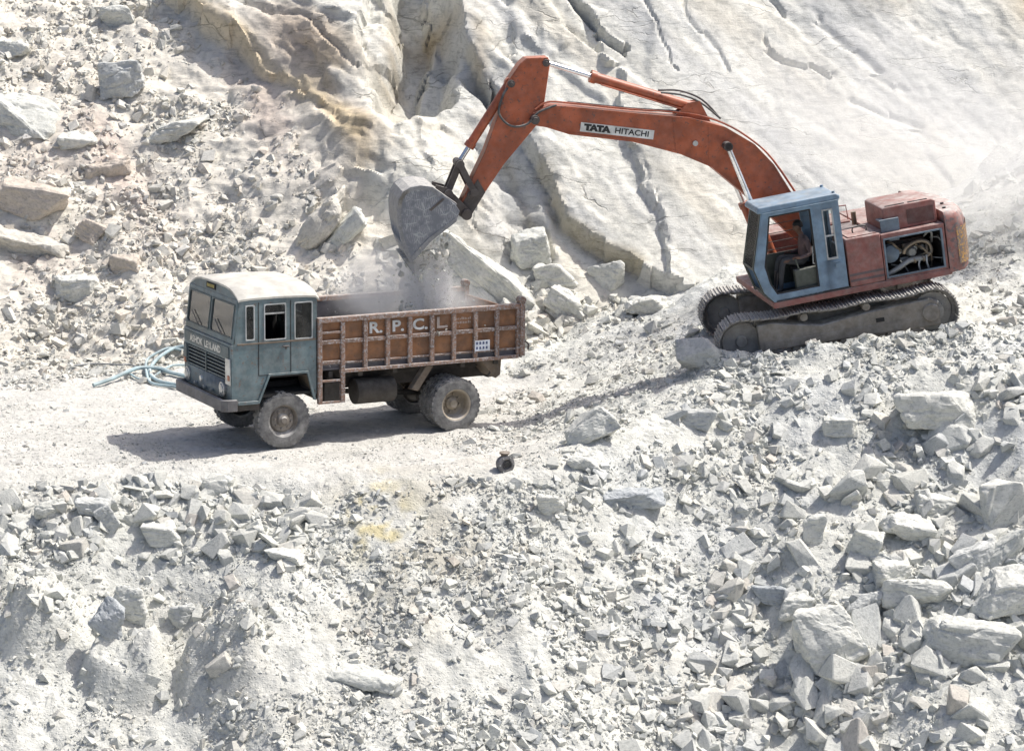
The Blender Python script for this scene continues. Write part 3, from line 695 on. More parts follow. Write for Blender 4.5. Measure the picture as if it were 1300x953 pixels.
def rough_rock(seed, n_pts=15, flat=0.6, cuts=2, amp=0.035, wid=0.8, dims=None):
    rs = np.random.default_rng(seed)
    P = rock_points(n_pts, flat, rs); P[:, 1] *= wid
    bm = hull(P)
    bmesh.ops.dissolve_limit(bm, angle_limit=radians(14), verts=bm.verts, edges=bm.edges)
    bmesh.ops.bevel(bm, geom=list(bm.edges), offset=0.022, segments=1, affect='EDGES', clamp_overlap=True)
    bmesh.ops.triangulate(bm, faces=bm.faces)
    for _ in range(cuts):
        bmesh.ops.subdivide_edges(bm, edges=[e for e in bm.edges if e.calc_length() > (0.14 if cuts < 2 else 0.05)], cuts=1, use_grid_fill=True)
        bmesh.ops.triangulate(bm, faces=bm.faces)
    co = np.array([v.co[:] for v in bm.verts]); bm.normal_update(); nn = np.array([v.normal[:] for v in bm.verts])
    size = 1.0
    if dims is not None:
        nn = nn / np.array(dims); nn /= np.linalg.norm(nn, axis=1, keepdims=True) + 1e-9
        co = co * np.array(dims); size = sorted(dims)[1]; co = co / size
    lay = co.copy(); lay[:, 2] *= 2.2
    dd = amp * fbm(co * 3 + seed, 3, seed) + amp * 0.5 * fbm(lay * 4 + seed, 3, seed + 3)
    if cuts > 1:
        rg = np.abs(fbm(lay * 1.5 + seed, 3, seed + 9))
        dd = dd + amp * 0.8 * np.minimum(rg, 0.16) / 0.16 + amp * 1.3 * np.floor(fbm(co * 2.2 + seed, 2, seed + 13) * 4) / 4 + amp * 0.3 * fbm(co * 12, 2, seed + 15)
    co = (co + nn * dd[:, None]) * size
    for v, q in zip(bm.verts, co): v.co = q
    me = bpy.data.meshes.new('rock'); bm.to_mesh(me); bm.free()
    me.materials.append(MT['rock']); me.shade_smooth(); me.set_sharp_from_angle(angle=radians(13)); return me
ROCKS = [rough_rock(900 + k, 11 + k % 5, (0.4, 0.55, 0.75, 0.32)[k % 4], 1, 0.03, (0.95, 0.8, 0.9, 1.0)[k % 4]) for k in range(16)]
SHAPE = ['angular', 'blocky', 'chunky', 'flat slab-like']
TNAME = ['pale grey', 'white', 'mid grey', 'cream', 'blue-grey', 'buff']
def tone_name(t): return TNAME[int(np.argmin(((TONES / TONES.mean(1, keepdims=True) - t / t.mean()) ** 2).sum(1) * 30 + (TONES.mean(1) - t.mean()) ** 2 * 4))]
for q in single:
    kk = int(RNG.integers(0, 16)); o = bpy.data.objects.new('rock', ROCKS[kk]); COL.objects.link(o)
    s_ = float(S['s'][q]); M = Matrix(S['R'][q].tolist()).to_4x4(); M.translation = Vector(S['p'][q])
    o.matrix_world = M @ Matrix.Diagonal((s_ * 1.12, s_ * random.uniform(0.85, 1.15), s_ * random.uniform(0.85, 1.15), 1))
    t_ = S['t'][q]; o.color = (*t_, 1); wh = zones[zid[q]][7]
    big = "large" if s_ > 0.46 else ("fair-sized" if s_ > 0.36 else "small")
    tag(o, f"{big} {tone_name(t_)} {SHAPE[kk % 4]} rock in the {wh}", 'rock', f'loose rocks in the {wh}')

# boulders and slabs that stand out, one by one
def boulder(px, py, w, h, label, tone=0, flat=None, seed=0, tilt=0.0, yaw=None, depth=0.8, name='boulder', sink=0.22, cuts=4, pts=15, lean=0.0, mesh=None):
    """px, py: where its middle shows in the photograph; w, h: its size there in pixels"""
    p, n = surveyed(px, py + h * 0.30)
    sc = FPX / float((np.array(p) - CAMP) @ FW)
    W_, H_ = w / sc * 1.08, h / sc * 1.02
    me = mesh or rough_rock(3000 + seed * 7, pts, 0.95, cuts, 0.04, 1.0, (W_, W_ * depth, H_))
    o = bpy.data.objects.new(name, me); COL.objects.link(o)
    R = Matrix.Rotation(radians(lean), 4, 'X') @ Matrix.Rotation(radians(tilt), 4, 'Y') @ Matrix.Rotation(radians(random.uniform(-12, 12) if yaw is None else yaw), 4, 'Z')
    o.matrix_world = Matrix.Translation(p + Vector((0, 0.12 * W_, H_ * (0.5 - sink)))) @ R @ (Matrix.Diagonal((W_, W_ * depth, H_, 1)) if mesh else Matrix.Identity(4))
    t = TONES[tone] * random.uniform(0.97, 1.06); o.color = (*t, 1)
    return tag(o, label, 'slab' if name == 'rock_slab' else 'boulder', None, 'thing')
B = boulder
B(1190, 523, 106, 62, 'large squared white boulder resting on rubble beneath the excavator tracks', 1, seed=1, pts=20, sink=0.12)
B(1057, 806, 90, 80, 'big pale boulder with a steep shaded flank low on the rubble slope', 1, seed=2, tilt=-12)
B(1215, 806, 118, 68, 'broad grey-white boulder with a pointed end beside the flat white block', 0, seed=3, tilt=8)
B(1284, 755, 78, 56, 'flat-faced white block above the broad grey-white boulder', 1, seed=5, pts=20)
B(1242, 708, 66, 38, 'dark layered plate of rock tilted above the flat white block', 2, seed=6, tilt=-15)
B(1160, 755, 84, 46, 'long white boulder wedged beside the dark layered plate', 1, seed=7, tilt=10)
B(1096, 690, 40, 56, 'tall narrow pale boulder standing on end among the boulders', 0, seed=8, tilt=14)
B(1036, 672, 30, 42, 'upright pale block like a small pillar in the rubble slope', 1, seed=9)
B(1012, 768, 46, 38, 'white wedge boulder beside the blue-grey slab', 1, seed=10)
B(985, 752, 58, 26, 'blue-grey slab lying flat in the rubble slope', 4, seed=11, name='rock_slab')
B(1100, 770, 54, 50, 'grey angular boulder above the big pale boulder', 2, seed=12, tilt=-10)
B(885, 452, 56, 44, 'pale blue-grey boulder lodged at the front of the near track', 2, seed=13, sink=0.15)
B(887, 526, 46, 28, 'rounded grey boulder alone on the smooth dust below the track', 2, seed=14)
B(806, 630, 76, 30, 'blue-grey flat slab with a crack across its face', 4, seed=15, name='rock_slab', pts=18)
B(745, 545, 66, 38, 'long pale slab leaning out of the dust ramp', 1, seed=16, tilt=-32, name='rock_slab')
B(747, 586, 38, 24, 'low white boulder below the long leaning slab', 1, seed=17)
B(702, 637, 34, 30, 'rounded pale boulder on the gully rim', 1, seed=18)
B(1130, 730, 50, 36, 'white blocky boulder between the tall narrow boulder and the long white boulder', 1, seed=20)
B(1275, 700, 70, 40, 'pale sloping slab propped under the grooved block', 0, seed=21, tilt=-28, name='rock_slab')
B(1065, 545, 40, 28, 'squat white boulder on the rubble bank under the excavator', 1, seed=22)
B(1150, 670, 60, 36, 'white tilted slab in the boulder field under the squared boulder', 1, seed=23, tilt=20, name='rock_slab')
B(1190, 640, 52, 34, 'smooth white boulder beneath the large squared boulder', 1, seed=24)
B(160, 766, 48, 52, 'white squarish boulder perched on the dusty bank', 1, seed=30)
B(142, 790, 40, 56, 'blue-grey shaded slab leaning under the white squarish boulder', 4, seed=31, tilt=40, name='rock_slab')
B(112, 645, 42, 32, 'blue-grey squarish boulder in the road edge rubble', 2, seed=34)
B(66, 644, 36, 26, 'pale boulder in the road edge rubble beside a blue-grey one', 0, seed=35)
B(206, 676, 42, 36, 'white split boulder at the bottom of the road edge rubble', 1, seed=36)
B(132, 655, 26, 44, 'upright grey slab jammed in the road edge rubble', 2, seed=37, tilt=-35, name='rock_slab')
B(275, 612, 40, 24, 'low white boulder on the road edge behind the rubble bank', 1, seed=38)
B(318, 678, 36, 20, 'thin white slab poking from the dusty bank', 1, seed=39, tilt=-25, name='rock_slab')
B(370, 708, 44, 24, 'smooth low white boulder in the dusty bank below the yellow stain', 1, seed=40)
B(230, 785, 34, 34, 'grey boulder beside the white squarish boulder', 2, seed=41)
B(470, 860, 80, 26, 'long flat stone slab in the gravel at the slope foot', 0, seed=42, tilt=12, name='rock_slab')
B(35, 140, 80, 50, 'large pale boulder with a flat top high on the scree', 0, seed=50, tilt=10, sink=0.3)
B(30, 245, 104, 44, 'long brownish ledge of layered rock sticking out of the scree', 5, seed=51, tilt=14, sink=0.3, name='rock_slab')
B(35, 305, 110, 34, 'cream ledge of layered rock below the brownish ledge', 3, seed=52, tilt=16, sink=0.3, name='rock_slab')
B(150, 100, 58, 52, 'grey boulder with a shaded overhang high on the scree', 2, seed=53, tilt=-10)
B(146, 20, 46, 34, 'white boulder at the head of the scree gully', 1, seed=54)
B(95, 362, 52, 34, 'white boulder at the bottom of the scree', 1, seed=55, tilt=-8)
B(98, 176, 48, 24, 'flat white slab below the large flat-topped boulder', 1, seed=56, name='rock_slab')
B(140, 212, 54, 26, 'brown layered slab jutting from the scree', 5, seed=57, tilt=-18, name='rock_slab')
B(222, 166, 66, 26, 'long white slab bedded in the middle of the scree', 1, seed=58, tilt=-8, name='rock_slab')
B(155, 335, 40, 26, 'buff boulder beside the white boulder low on the scree', 5, seed=59)
B(20, 60, 34, 26, 'small white boulder above the large flat-topped boulder', 1, seed=60)
B(110, 290, 34, 34, 'brown angular boulder next to the cream ledge', 5, seed=61, tilt=25)
B(405, 285, 118, 34, 'pale leaning slab of rock standing behind the truck bed', 3, seed=70, tilt=-48, sink=0.35, name='rock_slab')
B(425, 300, 96, 26, 'thin pale slab leaning beside the larger leaning slab', 0, seed=71, tilt=-46, sink=0.35, name='rock_slab')
B(640, 375, 240, 60, 'long white rock slab dipping past the tail of the truck', 1, seed=72, tilt=43, sink=0.25, depth=0.35, name='rock_slab', pts=22)
B(600, 380, 200, 44, 'lower white rock slab dipping behind the truck tailgate', 1, seed=73, tilt=46, sink=0.3, depth=0.35, name='rock_slab', pts=22)
B(720, 385, 66, 30, 'white slab fragment resting below the long dipping slab', 1, seed=74, tilt=38, name='rock_slab')
B(668, 318, 60, 50, 'pale rounded boulder above the long dipping slab', 0, seed=75)
B(772, 350, 44, 48, 'triangular white slab upright at the foot of the rock face', 1, seed=76, pts=9, name='rock_slab')
B(700, 350, 50, 40, 'white boulder at the foot of the rock face', 1, seed=77)
B(815, 385, 60, 30, 'low white boulder at the toe of the smooth rock face', 1, seed=78)
# block with drill grooves
gm = rough_rock(3999, 22, 0.95, 3, 0.012, 1.0)
for v in gm.vertices:
    if v.co.x < 0.15 and v.co.y < 0.1: v.co += Vector((0, 1, 0)) * 0.022 * sin(v.co.z * 62 + 6 * v.co.x)
B(1275, 640, 66, 64, 'pale block with ridged drill grooves across its shaded face', 1, mesh=gm, tilt=-8)

# ------------------------------------------------------------------ dump truck: +X forward, +Y near side, origin on the road under the rear axle
TM = Matrix.Translation((-1.588, 1.093, 0.0)) @ Matrix.Rotation(radians(208), 4, 'Z') @ Matrix.Rotation(radians(-0.7), 4, 'Y')
truck = tag(empty('dump_truck', TM), 'teal dump truck with cream roof and brown ribbed tipper body on the quarry road', 'truck')
T = truck
# chassis and running gear
m = MB()
for y in (-0.45, 0.37): m.box(-1.0, 4.3, y, y + 0.08, 0.86, 1.10)
for x in (-0.9, 0.3, 1.3, 2.4, 3.9): m.box(x, x + 0.1, -0.37, 0.37, 0.9, 1.06)
obj('chassis', m, 'chassis', T, 0.01)
m = MB(); m.box(-1.1, 2.75, -0.62, 0.62, 1.10, 1.26)
for x in (-0.9, -0.2, 0.5, 1.2, 1.9, 2.5): m.box(x, x + 0.09, -1.1, 1.1, 1.2, 1.33)
obj('tipper_subframe', m, 'chassis', T, 0.008)
m = MB(); m.cyl((0, -0.9, 0.5), (0, 0.9, 0.5), 0.09); m.lathe([(0.0, -0.26), (0.14, -0.24), (0.24, -0.1), (0.26, 0), (0.24, 0.1), (0.14, 0.24), (0.0, 0.26)], (0, 0, 0.5)); obj('rear_axle', m, 'chassis', T)
m = MB(); m.box(3.40, 3.56, -0.85, 0.85, 0.42, 0.54); obj('front_axle', m, 'chassis', T, 0.02)
m = MB(); m.cyl((0.2, 0, 0.55), (3.2, 0, 0.85), 0.05); obj('drive_shaft', m, 'chassis', T)
for y in (-0.5, 0.5):
    m = MB()
    for k in range(5): m.prism([(-0.62 + 0.09 * k, 0.80 - 0.035 * k), (-0.3, 0.68 - 0.035 * k), (0.3, 0.68 - 0.035 * k), (0.62 - 0.09 * k, 0.80 - 0.035 * k), (0.62 - 0.09 * k, 0.77 - 0.035 * k), (0.3, 0.65 - 0.035 * k), (-0.3, 0.65 - 0.035 * k), (-0.62 + 0.09 * k, 0.77 - 0.035 * k)], y - 0.04, y + 0.04)
    obj('leaf_spring', m, 'chassistan', T)
m = MB(); m.cyl((1.15, 0.78, 0.85), (1.95, 0.78, 0.85), 0.24, n=20); obj('fuel_tank', m, 'chassis', T, 0.02)
m = MB(); m.box(2.2, 2.62, 0.55, 0.98, 0.72, 1.1); obj('battery_box', m, 'chassis', T, 0.02)
m = MB(); m.box(1.0, 1.7, -1.0, -0.5, 0.7, 1.05); obj('tool_box', m, 'chassis', T, 0.02)
m = MB(); m.prism([(0.62, 1.28), (0.46, 1.28), (0.78, 0.82), (0.92, 0.86)], 0.95, 1.12); obj('mudguard_stay', m, 'chassistan', T, 0.01)
for ya in (0.45, -1.05):
    m = MB(); m.prism([(-0.55, 1.30), (-1.0, 1.30), (-0.98, 0.98), (-0.88, 0.92)], ya, ya + 0.6); obj('rear_bracket', m, 'chassistan', T, 0.01)
m = MB(); m.tube([(-0.85, 1.0, 1.35), (-0.80, 1.02, 1.1), (-0.72, 1.02, 0.95)], 0.02); obj('tail_stay', m, 'chassis', T)
m = MB(); m.cyl((-0.78, 0, 0.9), (-1.02, 0, 0.86), 0.06); m.box(-1.08, -0.98, -0.5, 0.5, 0.84, 0.98); obj('tow_beam', m, 'chassis', T)

def wheel(x, y, out, rimmat, dual_dish):
    """out = +1 when the visible face looks to +Y"""
    R_, w = 0.505, 0.135
    prof = [(0.275, -w * 0.8), (0.31, -w), (0.40, -w * 1.06), (0.46, -w * 1.0), (0.492, -w * 0.86), (R_ - 0.004, -w * 0.62), (R_ - 0.018, -w * 0.58), (R_ - 0.018, -w * 0.42), (R_, -w * 0.38), (R_, -w * 0.06), (R_ - 0.018, -w * 0.03), (R_ - 0.018, w * 0.03), (R_, w * 0.06), (R_, w * 0.38), (R_ - 0.018, w * 0.42), (R_ - 0.018, w * 0.58), (R_ - 0.004, w * 0.62), (0.492, w * 0.86), (0.46, w), (0.40, w * 1.06), (0.31, w), (0.275, w * 0.8)]
    c = (0, 0, 0)
    hb = MB(); o = out
    if dual_dish: hp = [(0.0, o * 0.02), (0.07, o * 0.02), (0.085, o * -0.02), (0.12, o * -0.05), (0.13, o * -0.11)]
    else: hp = [(0.0, o * 0.15), (0.055, o * 0.148), (0.07, o * 0.12), (0.10, o * 0.11), (0.115, o * 0.08), (0.13, o * 0.06)]
    hb.lathe(hp, c, n=20)
    for k in range(8):
        a = 2 * pi * k / 8 + 0.2; r_ = 0.165; d0 = -0.10 if dual_dish else 0.055
        hb.cyl((r_ * cos(a), o * d0, r_ * sin(a)), (r_ * cos(a), o * (d0 + 0.045), r_ * sin(a)), 0.018, n=6)
    h = obj('wheel', hb, rimmat, T); h.location = (x, y, 0.5)
    t = MB(); t.lathe(prof, c, n=48)
    for k in range(30):                              # tread blocks on both shoulders
        for sgn in (-1, 1):
            a = 2 * pi * (k + (0.5 if sgn > 0 else 0)) / 30
            M = Matrix.Rotation(-a, 4, 'Y')
            t.box(R_ - 0.03, R_ + 0.003, sgn * w * 0.45 if sgn > 0 else -w * 0.9, w * 0.9 if sgn > 0 else -w * 0.45, -0.032, 0.032, M)
    obj('tyre', t, 'tyre', h)
    r = MB()
    if dual_dish: r.lathe([(0.285, o * 0.12), (0.30, o * 0.13), (0.275, o * 0.115), (0.262, o * 0.06), (0.255, o * -0.06), (0.225, o * -0.10), (0.12, o * -0.105)], c, n=32)
    else: r.lathe([(0.285, o * 0.11), (0.30, o * 0.12), (0.275, o * 0.10), (0.258, o * 0.05), (0.235, o * 0.02), (0.21, o * 0.05), (0.15, o * 0.065), (0.10, o * 0.06)], c, n=32)
    obj('rim', r, rimmat, h)
    return h
wheel(3.48, 1.0, 1, 'rim', False); wheel(3.48, -1.0, -1, 'rim', False)
wheel(0, 1.03, 1, 'rimcream', True); wheel(0, 0.70, 1, 'rim', True); wheel(0, -1.03, -1, 'rimcream', True); wheel(0, -0.70, -1, 'rim', True)

# tipper body
XF, XR, ZB, ZT = 2.84, -1.33, 1.32, 2.32
ribs = [XF - 0.045 - 0.453 * k for k in range(10)]
m = MB(); m.box(XR, XF, -1.14, 1.14, 1.36, 1.40); obj('bed_floor', m, 'bedinside', T)
m = MB(); m.box(XF - 0.03, XF, -1.14, 1.14, 1.40, 2.34); obj('bed_headboard', m, 'bedinside', T)
for sg, nm in ((1, 'near'), (-1, 'far')):
    y_in, y_sh, y_rib, y_rail = 1.10 * sg, 1.125 * sg, 1.205 * sg, 1.215 * sg
    def yb(a, b): return (min(a, b), max(a, b))
    m = MB(); m.box(XR, XF - 0.03, *yb(y_in, y_sh), 1.40, ZT); obj('bed_lining', m, 'bedinside', T)
    m = MB(); m.box(XR, XF, *yb(y_in - 0.01 * sg, y_rail), ZT - 0.075, ZT + 0.02); obj('top_rail', m, 'rustrib', T, 0.012)
    m = MB(); m.box(XR + 0.04, XF - 0.45, *yb(y_sh, y_rail - 0.004 * sg), ZB - 0.02, ZB + 0.045); obj('bottom_rail', m, 'rustrib', T, 0.01)
    for k, x in enumerate(ribs):
        w_ = 0.042
        m = MB(); m.box(x - w_, x + w_, *yb(y_sh, y_rib), (0.75 if (k < 2 and sg > 0) else ZB + 0.046), ZT - 0.076); obj('rib', m, 'rustrib', T, 0.010)
    for k in range(9):
        xa, xb = ribs[k + 1] + 0.043, ribs[k] - 0.043
        if sg > 0 or True:
            m = MB(); m.box(xa, xb, *yb(y_sh, y_sh + 0.014 * sg), 1.92, ZT - 0.076); obj('side_panel', m, 'rustpanel', T)
            m = MB(); m.box(xa, xb, *yb(y_sh, y_sh + 0.014 * sg), 1.50, 1.845); obj('side_panel', m, 'rustpanel', T)
            m = MB(); m.box(xa, xb, *yb(y_sh, y_rib - 0.012 * sg), 1.846, 1.919); obj('mid_rail', m, 'rustrib', T, 0.008)
            m = MB(); m.box(xa, xb, *yb(y_sh, y_rib - 0.03 * sg), 1.468, 1.499); obj('ledge', m, 'rustrib', T, 0.004)
m = MB()
for z in (2.06, 1.52, 1.17, 0.77): m.box(ribs[1] + 0.043, ribs[0] - 0.043, 1.15, 1.20, z - 0.02, z + 0.02)
obj('ladder_rungs', m, 'rustrib', T, 0.006)
for sg in (1, -1):
    m = MB(); y0, y1 = (1.08, 1.24) if sg > 0 else (-1.24, -1.08)
    m.box(XR - 0.07, XR + 0.03, y0, y1, ZB + 0.02, ZT + 0.06); m.cyl((XR - 0.02, y0, ZT + 0.08), (XR - 0.02, y1, ZT + 0.08), 0.075, n=16)
    obj('tail_post', m, 'rustrib', T, 0.012)
    m = MB(); m.box(XR - 0.11, XR - 0.06, (0.98 if sg > 0 else -1.06), (1.06 if sg > 0 else -0.98), 1.28, 1.52); obj('tail_latch', m, 'darksteel', T, 0.01)
m = MB(); m.box(XR - 0.05, XR - 0.01, -1.07, 1.07, 1.38, 2.18); m.box(XR - 0.09, XR - 0.051, -1.06, 1.06, 1.75, 1.83); obj('tailgate', m, 'rustpanel', T, 0.008)
m = MB(); m.tube([(XR - 0.08, 1.18, 1.62), (XR - 0.15, 1.22, 1.56), (XR - 0.13, 1.24, 1.46)], 0.018); obj('tail_hook', m, 'darksteel', T)
def side_text(txt, x, z, size, sx=1.0, bold=0.0, mat='white', y=1.146, name='lettering'):
    o = link(name, text_mesh(txt, size, sx, bold), mat, T, smooth=False)
    o.matrix_local = frame_M((x, y, z), (-1, 0, 0), (0, 0, 1)); return o
for k, tx in enumerate(('R.', 'P.', 'C.', 'L.')):
    side_text(tx, (ribs[k + 2] + ribs[k + 3]) / 2, 2.075, 0.285, 1.22, 0.008, 'white' if k < 3 else 'fadedwhite')
rs = random.Random(4)
m = MB(); xm = (ribs[6] + ribs[7]) / 2                 # worn, unreadable marks left of an old painted name
for row in (0, 1):
    for k in range(9):
        xx = xm + 0.14 - k * 0.034; h_ = rs.uniform(0.02, 0.05)
        m.box(xx - rs.uniform(0.006, 0.012), xx + 0.008, 1.1395, 1.143, 2.11 - row * 0.075, 2.11 - row * 0.075 + h_)
obj('faded_marks', m, 'fadedwhite', T, smooth=False)
m = MB(); m.box(ribs[8] + 0.17, ribs[7] + 0.03, 1.212, 1.222, 1.50, 1.70); obj('number_plate', m, 'plate', T)
m = MB()
for row in (0, 1):
    for k in range(4):
        xx = ribs[7] + 0.005 - k * 0.068
        m.box(xx - 0.036, xx, 1.2225, 1.2255, 1.625 - 0.09 * row, 1.675 - 0.09 * row); 
obj('plate_marks', m, 'platetext', T, smooth=False)

# cab
CF, CR, HW = 4.42, 2.86, 1.16
side_holes = [(4.06, 4.24, 2.02, 2.66), (3.45, 3.88, 2.0, 2.66), (2.93, 3.29, 1.98, 2.66)]
for sg in (1, -1):
    ya, yb_ = (HW - 0.04, HW) if sg > 0 else (-HW, -HW + 0.04)
    m = MB(); m.holes(CR, 4.30, 1.961, 2.76, ya, yb_, side_holes); m.prism([(4.30, 1.961), (4.47, 1.961), (4.37, 2.76), (4.30, 2.76)], ya, yb_); obj('cab_side_upper', m, 'teal', T)
    m = MB(); m.prism([(4.475, 0.88), (4.475, 1.96), (CR, 1.96), (CR, 0.95), (2.90, 0.86), (3.03, 1.36), (3.79, 1.36), (4.0, 0.88)], ya, yb_); obj('cab_side_lower', m, 'teal', T)
    yo = HW if sg > 0 else -HW - 0.014
    m = MB(); m.box(CR, 4.40, yo, yo + 0.014, 1.945, 1.975); obj('belt_moulding', m, 'chassistan' if sg > 0 else 'teal', T, 0.004)
    m = MB(); m.ring([(4.03, 0.86), (3.80, 1.39), (3.02, 1.39), (2.87, 0.84)], [(3.98, 0.87), (3.775, 1.352), (3.045, 1.352), (2.92, 0.85)], yo - 0.02, yo + 0.03)
    m.f = m.f[:12]; obj('wheel_arch_lip', m, 'teal', T)
    m = MB()                                            # door seams and handle strip
    for x in (3.985, 3.36): m.box(x - 0.007, x + 0.007, yo, yo + 0.006, 1.37, 1.944)
    m.box(3.36, 3.985, yo, yo + 0.006, 1.363, 1.377); obj('door_seam', m, 'dark', T, smooth=False)
    m = MB()
    for x in (3.985, 3.36): m.box(x - 0.007, x + 0.007, yo, yo + 0.006, 1.976, 2.70)
    obj('door_seam', m, 'dark', T, smooth=False)
    m = MB(); m.box(3.40, 3.52, yo, yo + 0.035, 1.86, 1.885); m.box(3.44, 3.47, yo, yo + 0.02, 1.82, 1.861); obj('door_handle', m, 'darksteel', T, 0.005)
    for hx in side_holes:
        a, b, c, d = hx; i = 0.02
        def rr(a, b, c, d, r): return [(a + r, c), (b - r, c), (b, c + r), (b, d - r), (b - r, d), (a + r, d), (a, d - r), (a, c + r)]
        m = MB(); m.ring(rr(a, b, c, d, 0.012), rr(a + i, b - i, c + i, d - i, 0.022), yo - 0.005, yo + 0.014)
        fr = obj('window_frame', m, 'rubber', T, 0.003)
        if not (sg > 0 and a == 3.45):
            m = MB(); m.box(a + 0.01, b - 0.01, yo - 0.02 if sg > 0 else yo + 0.02, (yo - 0.014) if sg > 0 else yo + 0.026, c + 0.01, d - 0.01); obj('pane', m, 'glass', fr)
        else:                                           # half lowered door glass
            m = MB(); m.box(a + 0.01, b - 0.01, yo - 0.02, yo - 0.014, 2.50, d - 0.01); obj('pane', m, 'glass', fr); m = MB(); m.box(a, b, yo - 0.022, yo - 0.004, 2.47, 2.50); obj('pane_edge', m, 'silver', fr)
for z in (0.90,):
    m = MB(); m.box(4.0, 4.40, HW, HW + 0.03, 0.86, 0.92); obj('step_lip', m, 'teal', T, 0.008)
m = MB(); m.holes(-HW + 0.04, HW - 0.04, 0.95, 2.76, 0, 0.035, [(-0.5, 0.5, 2.05, 2.5)]); obj('cab_back', m, 'teal', T, M=Matrix.Translation((CR, 0, 0)) @ Matrix.Rotation(radians(90), 4, 'Z'))
# front, built in its own plane: u across (+Y), w up; leaning plates
def front_M(x, z, lean): return Matrix.Translation((x, 0, z)) @ Matrix.Rotation(radians(-lean), 4, 'Y') @ Matrix.Rotation(radians(90), 4, 'Z')
FM = front_M(4.44, 1.96, 7)                             # windscreen plane; in it x = across, y = depth (negative forward), z = up
m = MB(); m.holes(-HW, HW, 0.0, 0.80, -0.045, 0.0, [(-1.09, -0.035, 0.09, 0.71), (0.035, 1.09, 0.09, 0.71)]); obj('windscreen_surround', m, 'teal', T, 0.006, M=FM)
for a, b in ((-1.09, -0.035), (0.035, 1.09)):
    m = MB(); i = 0.022
    def rr2(a, b, c, d, r): return [(a + r, c), (b - r, c), (b, c + r), (b, d - r), (b - r, d), (a + r, d), (a, d - r), (a, c + r)]
    m.ring(rr2(a, b, 0.09, 0.71, 0.01), rr2(a + i, b - i, 0.09 + i, 0.71 - i, 0.035), -0.058, -0.03)
    w_ = obj('windscreen', m, 'grille', T, M=FM)
    m = MB(); m.box(a + 0.01, b - 0.01, -0.036, -0.03, 0.10, 0.70); obj('pane', m, 'glass', w_)
    m = MB(); m.cyl(((a + b) / 2 + 0.1, -0.07, 0.12), ((a + b) / 2 - 0.3, -0.065, 0.34), 0.010, n=6); obj('wiper', m, 'darksteel', w_)
# visor panel over the windscreen and arched roof
def arch(y): return 2.745 + 0.20 * (1 - (abs(y) / HW) ** 4.5)
ys = [HW * sin(radians(-90 + 180 * k / 22)) for k in range(23)]
m = MB(); n_ = len(ys)
m.add([(4.385, y, 2.70) for y in ys] + [(4.36, y, arch(y)) for y in ys] + [(4.33, y, 2.70) for y in ys] + [(4.31, y, arch(y) + 0.0) for y in ys],
      [(i, i + 1, n_ + i + 1, n_ + i) for i in range(n_ - 1)] + [(2 * n_ + i + 1, 2 * n_ + i, 3 * n_ + i, 3 * n_ + i + 1) for i in range(n_ - 1)] + [(n_ + i, n_ + i + 1, 3 * n_ + i + 1, 3 * n_ + i) for i in range(n_ - 1)] + [(i + 1, i, 2 * n_ + i, 2 * n_ + i + 1) for i in range(n_ - 1)])
obj('visor_panel', m, 'teal', T)
m = MB(); m.box(-0.33, 0.10, -0.012, 0.0, 0.0, 0.105); obj('visor_sign', m, 'dark', T, M=front_M(4.378, 2.80, 5))
m = MB()
for k in range(6): m.box(-0.29 + k * 0.06, -0.25 + k * 0.06, -0.017, -0.0125, 0.025, 0.08)
obj('sign_lettering', m, 'yellow', T, M=front_M(4.378, 2.80, 5), smooth=False)
xs = [4.375, 4.35, 4.15, 3.6, 3.1, 2.88, 2.80]; lift = [0.008, 0.022, 0.04, 0.045, 0.03, 0.012, -0.05]
m = MB(); vs = [(x, y * 1.012, arch(y) + l) for x, l in zip(xs, lift) for y in ys] + [(x, y * 1.012, arch(y) + l - 0.035) for x, l in zip(xs, lift) for y in ys]
nx_ = len(xs); k0 = nx_ * n_
m.add(vs, [(a * n_ + i, a * n_ + i + 1, (a + 1) * n_ + i + 1, (a + 1) * n_ + i) for a in range(nx_ - 1) for i in range(n_ - 1)] + [(k0 + a * n_ + i + 1, k0 + a * n_ + i, k0 + (a + 1) * n_ + i, k0 + (a + 1) * n_ + i + 1) for a in range(nx_ - 1) for i in range(n_ - 1)]
      + [(a * n_, (a + 1) * n_, k0 + (a + 1) * n_, k0 + a * n_) for a in range(nx_ - 1)] + [((a + 1) * n_ - 1, k0 + (a + 1) * n_ - 1, k0 + (a + 2) * n_ - 1, (a + 2) * n_ - 1) for a in range(nx_ - 1)]
      + [(i + 1, i, k0 + i, k0 + i + 1) for i in range(n_ - 1)] + [((nx_ - 1) * n_ + i, (nx_ - 1) * n_ + i + 1, k0 + (nx_ - 1) * n_ + i + 1, k0 + (nx_ - 1) * n_ + i) for i in range(n_ - 1)])
obj('cab_roof', m, 'cream', T)
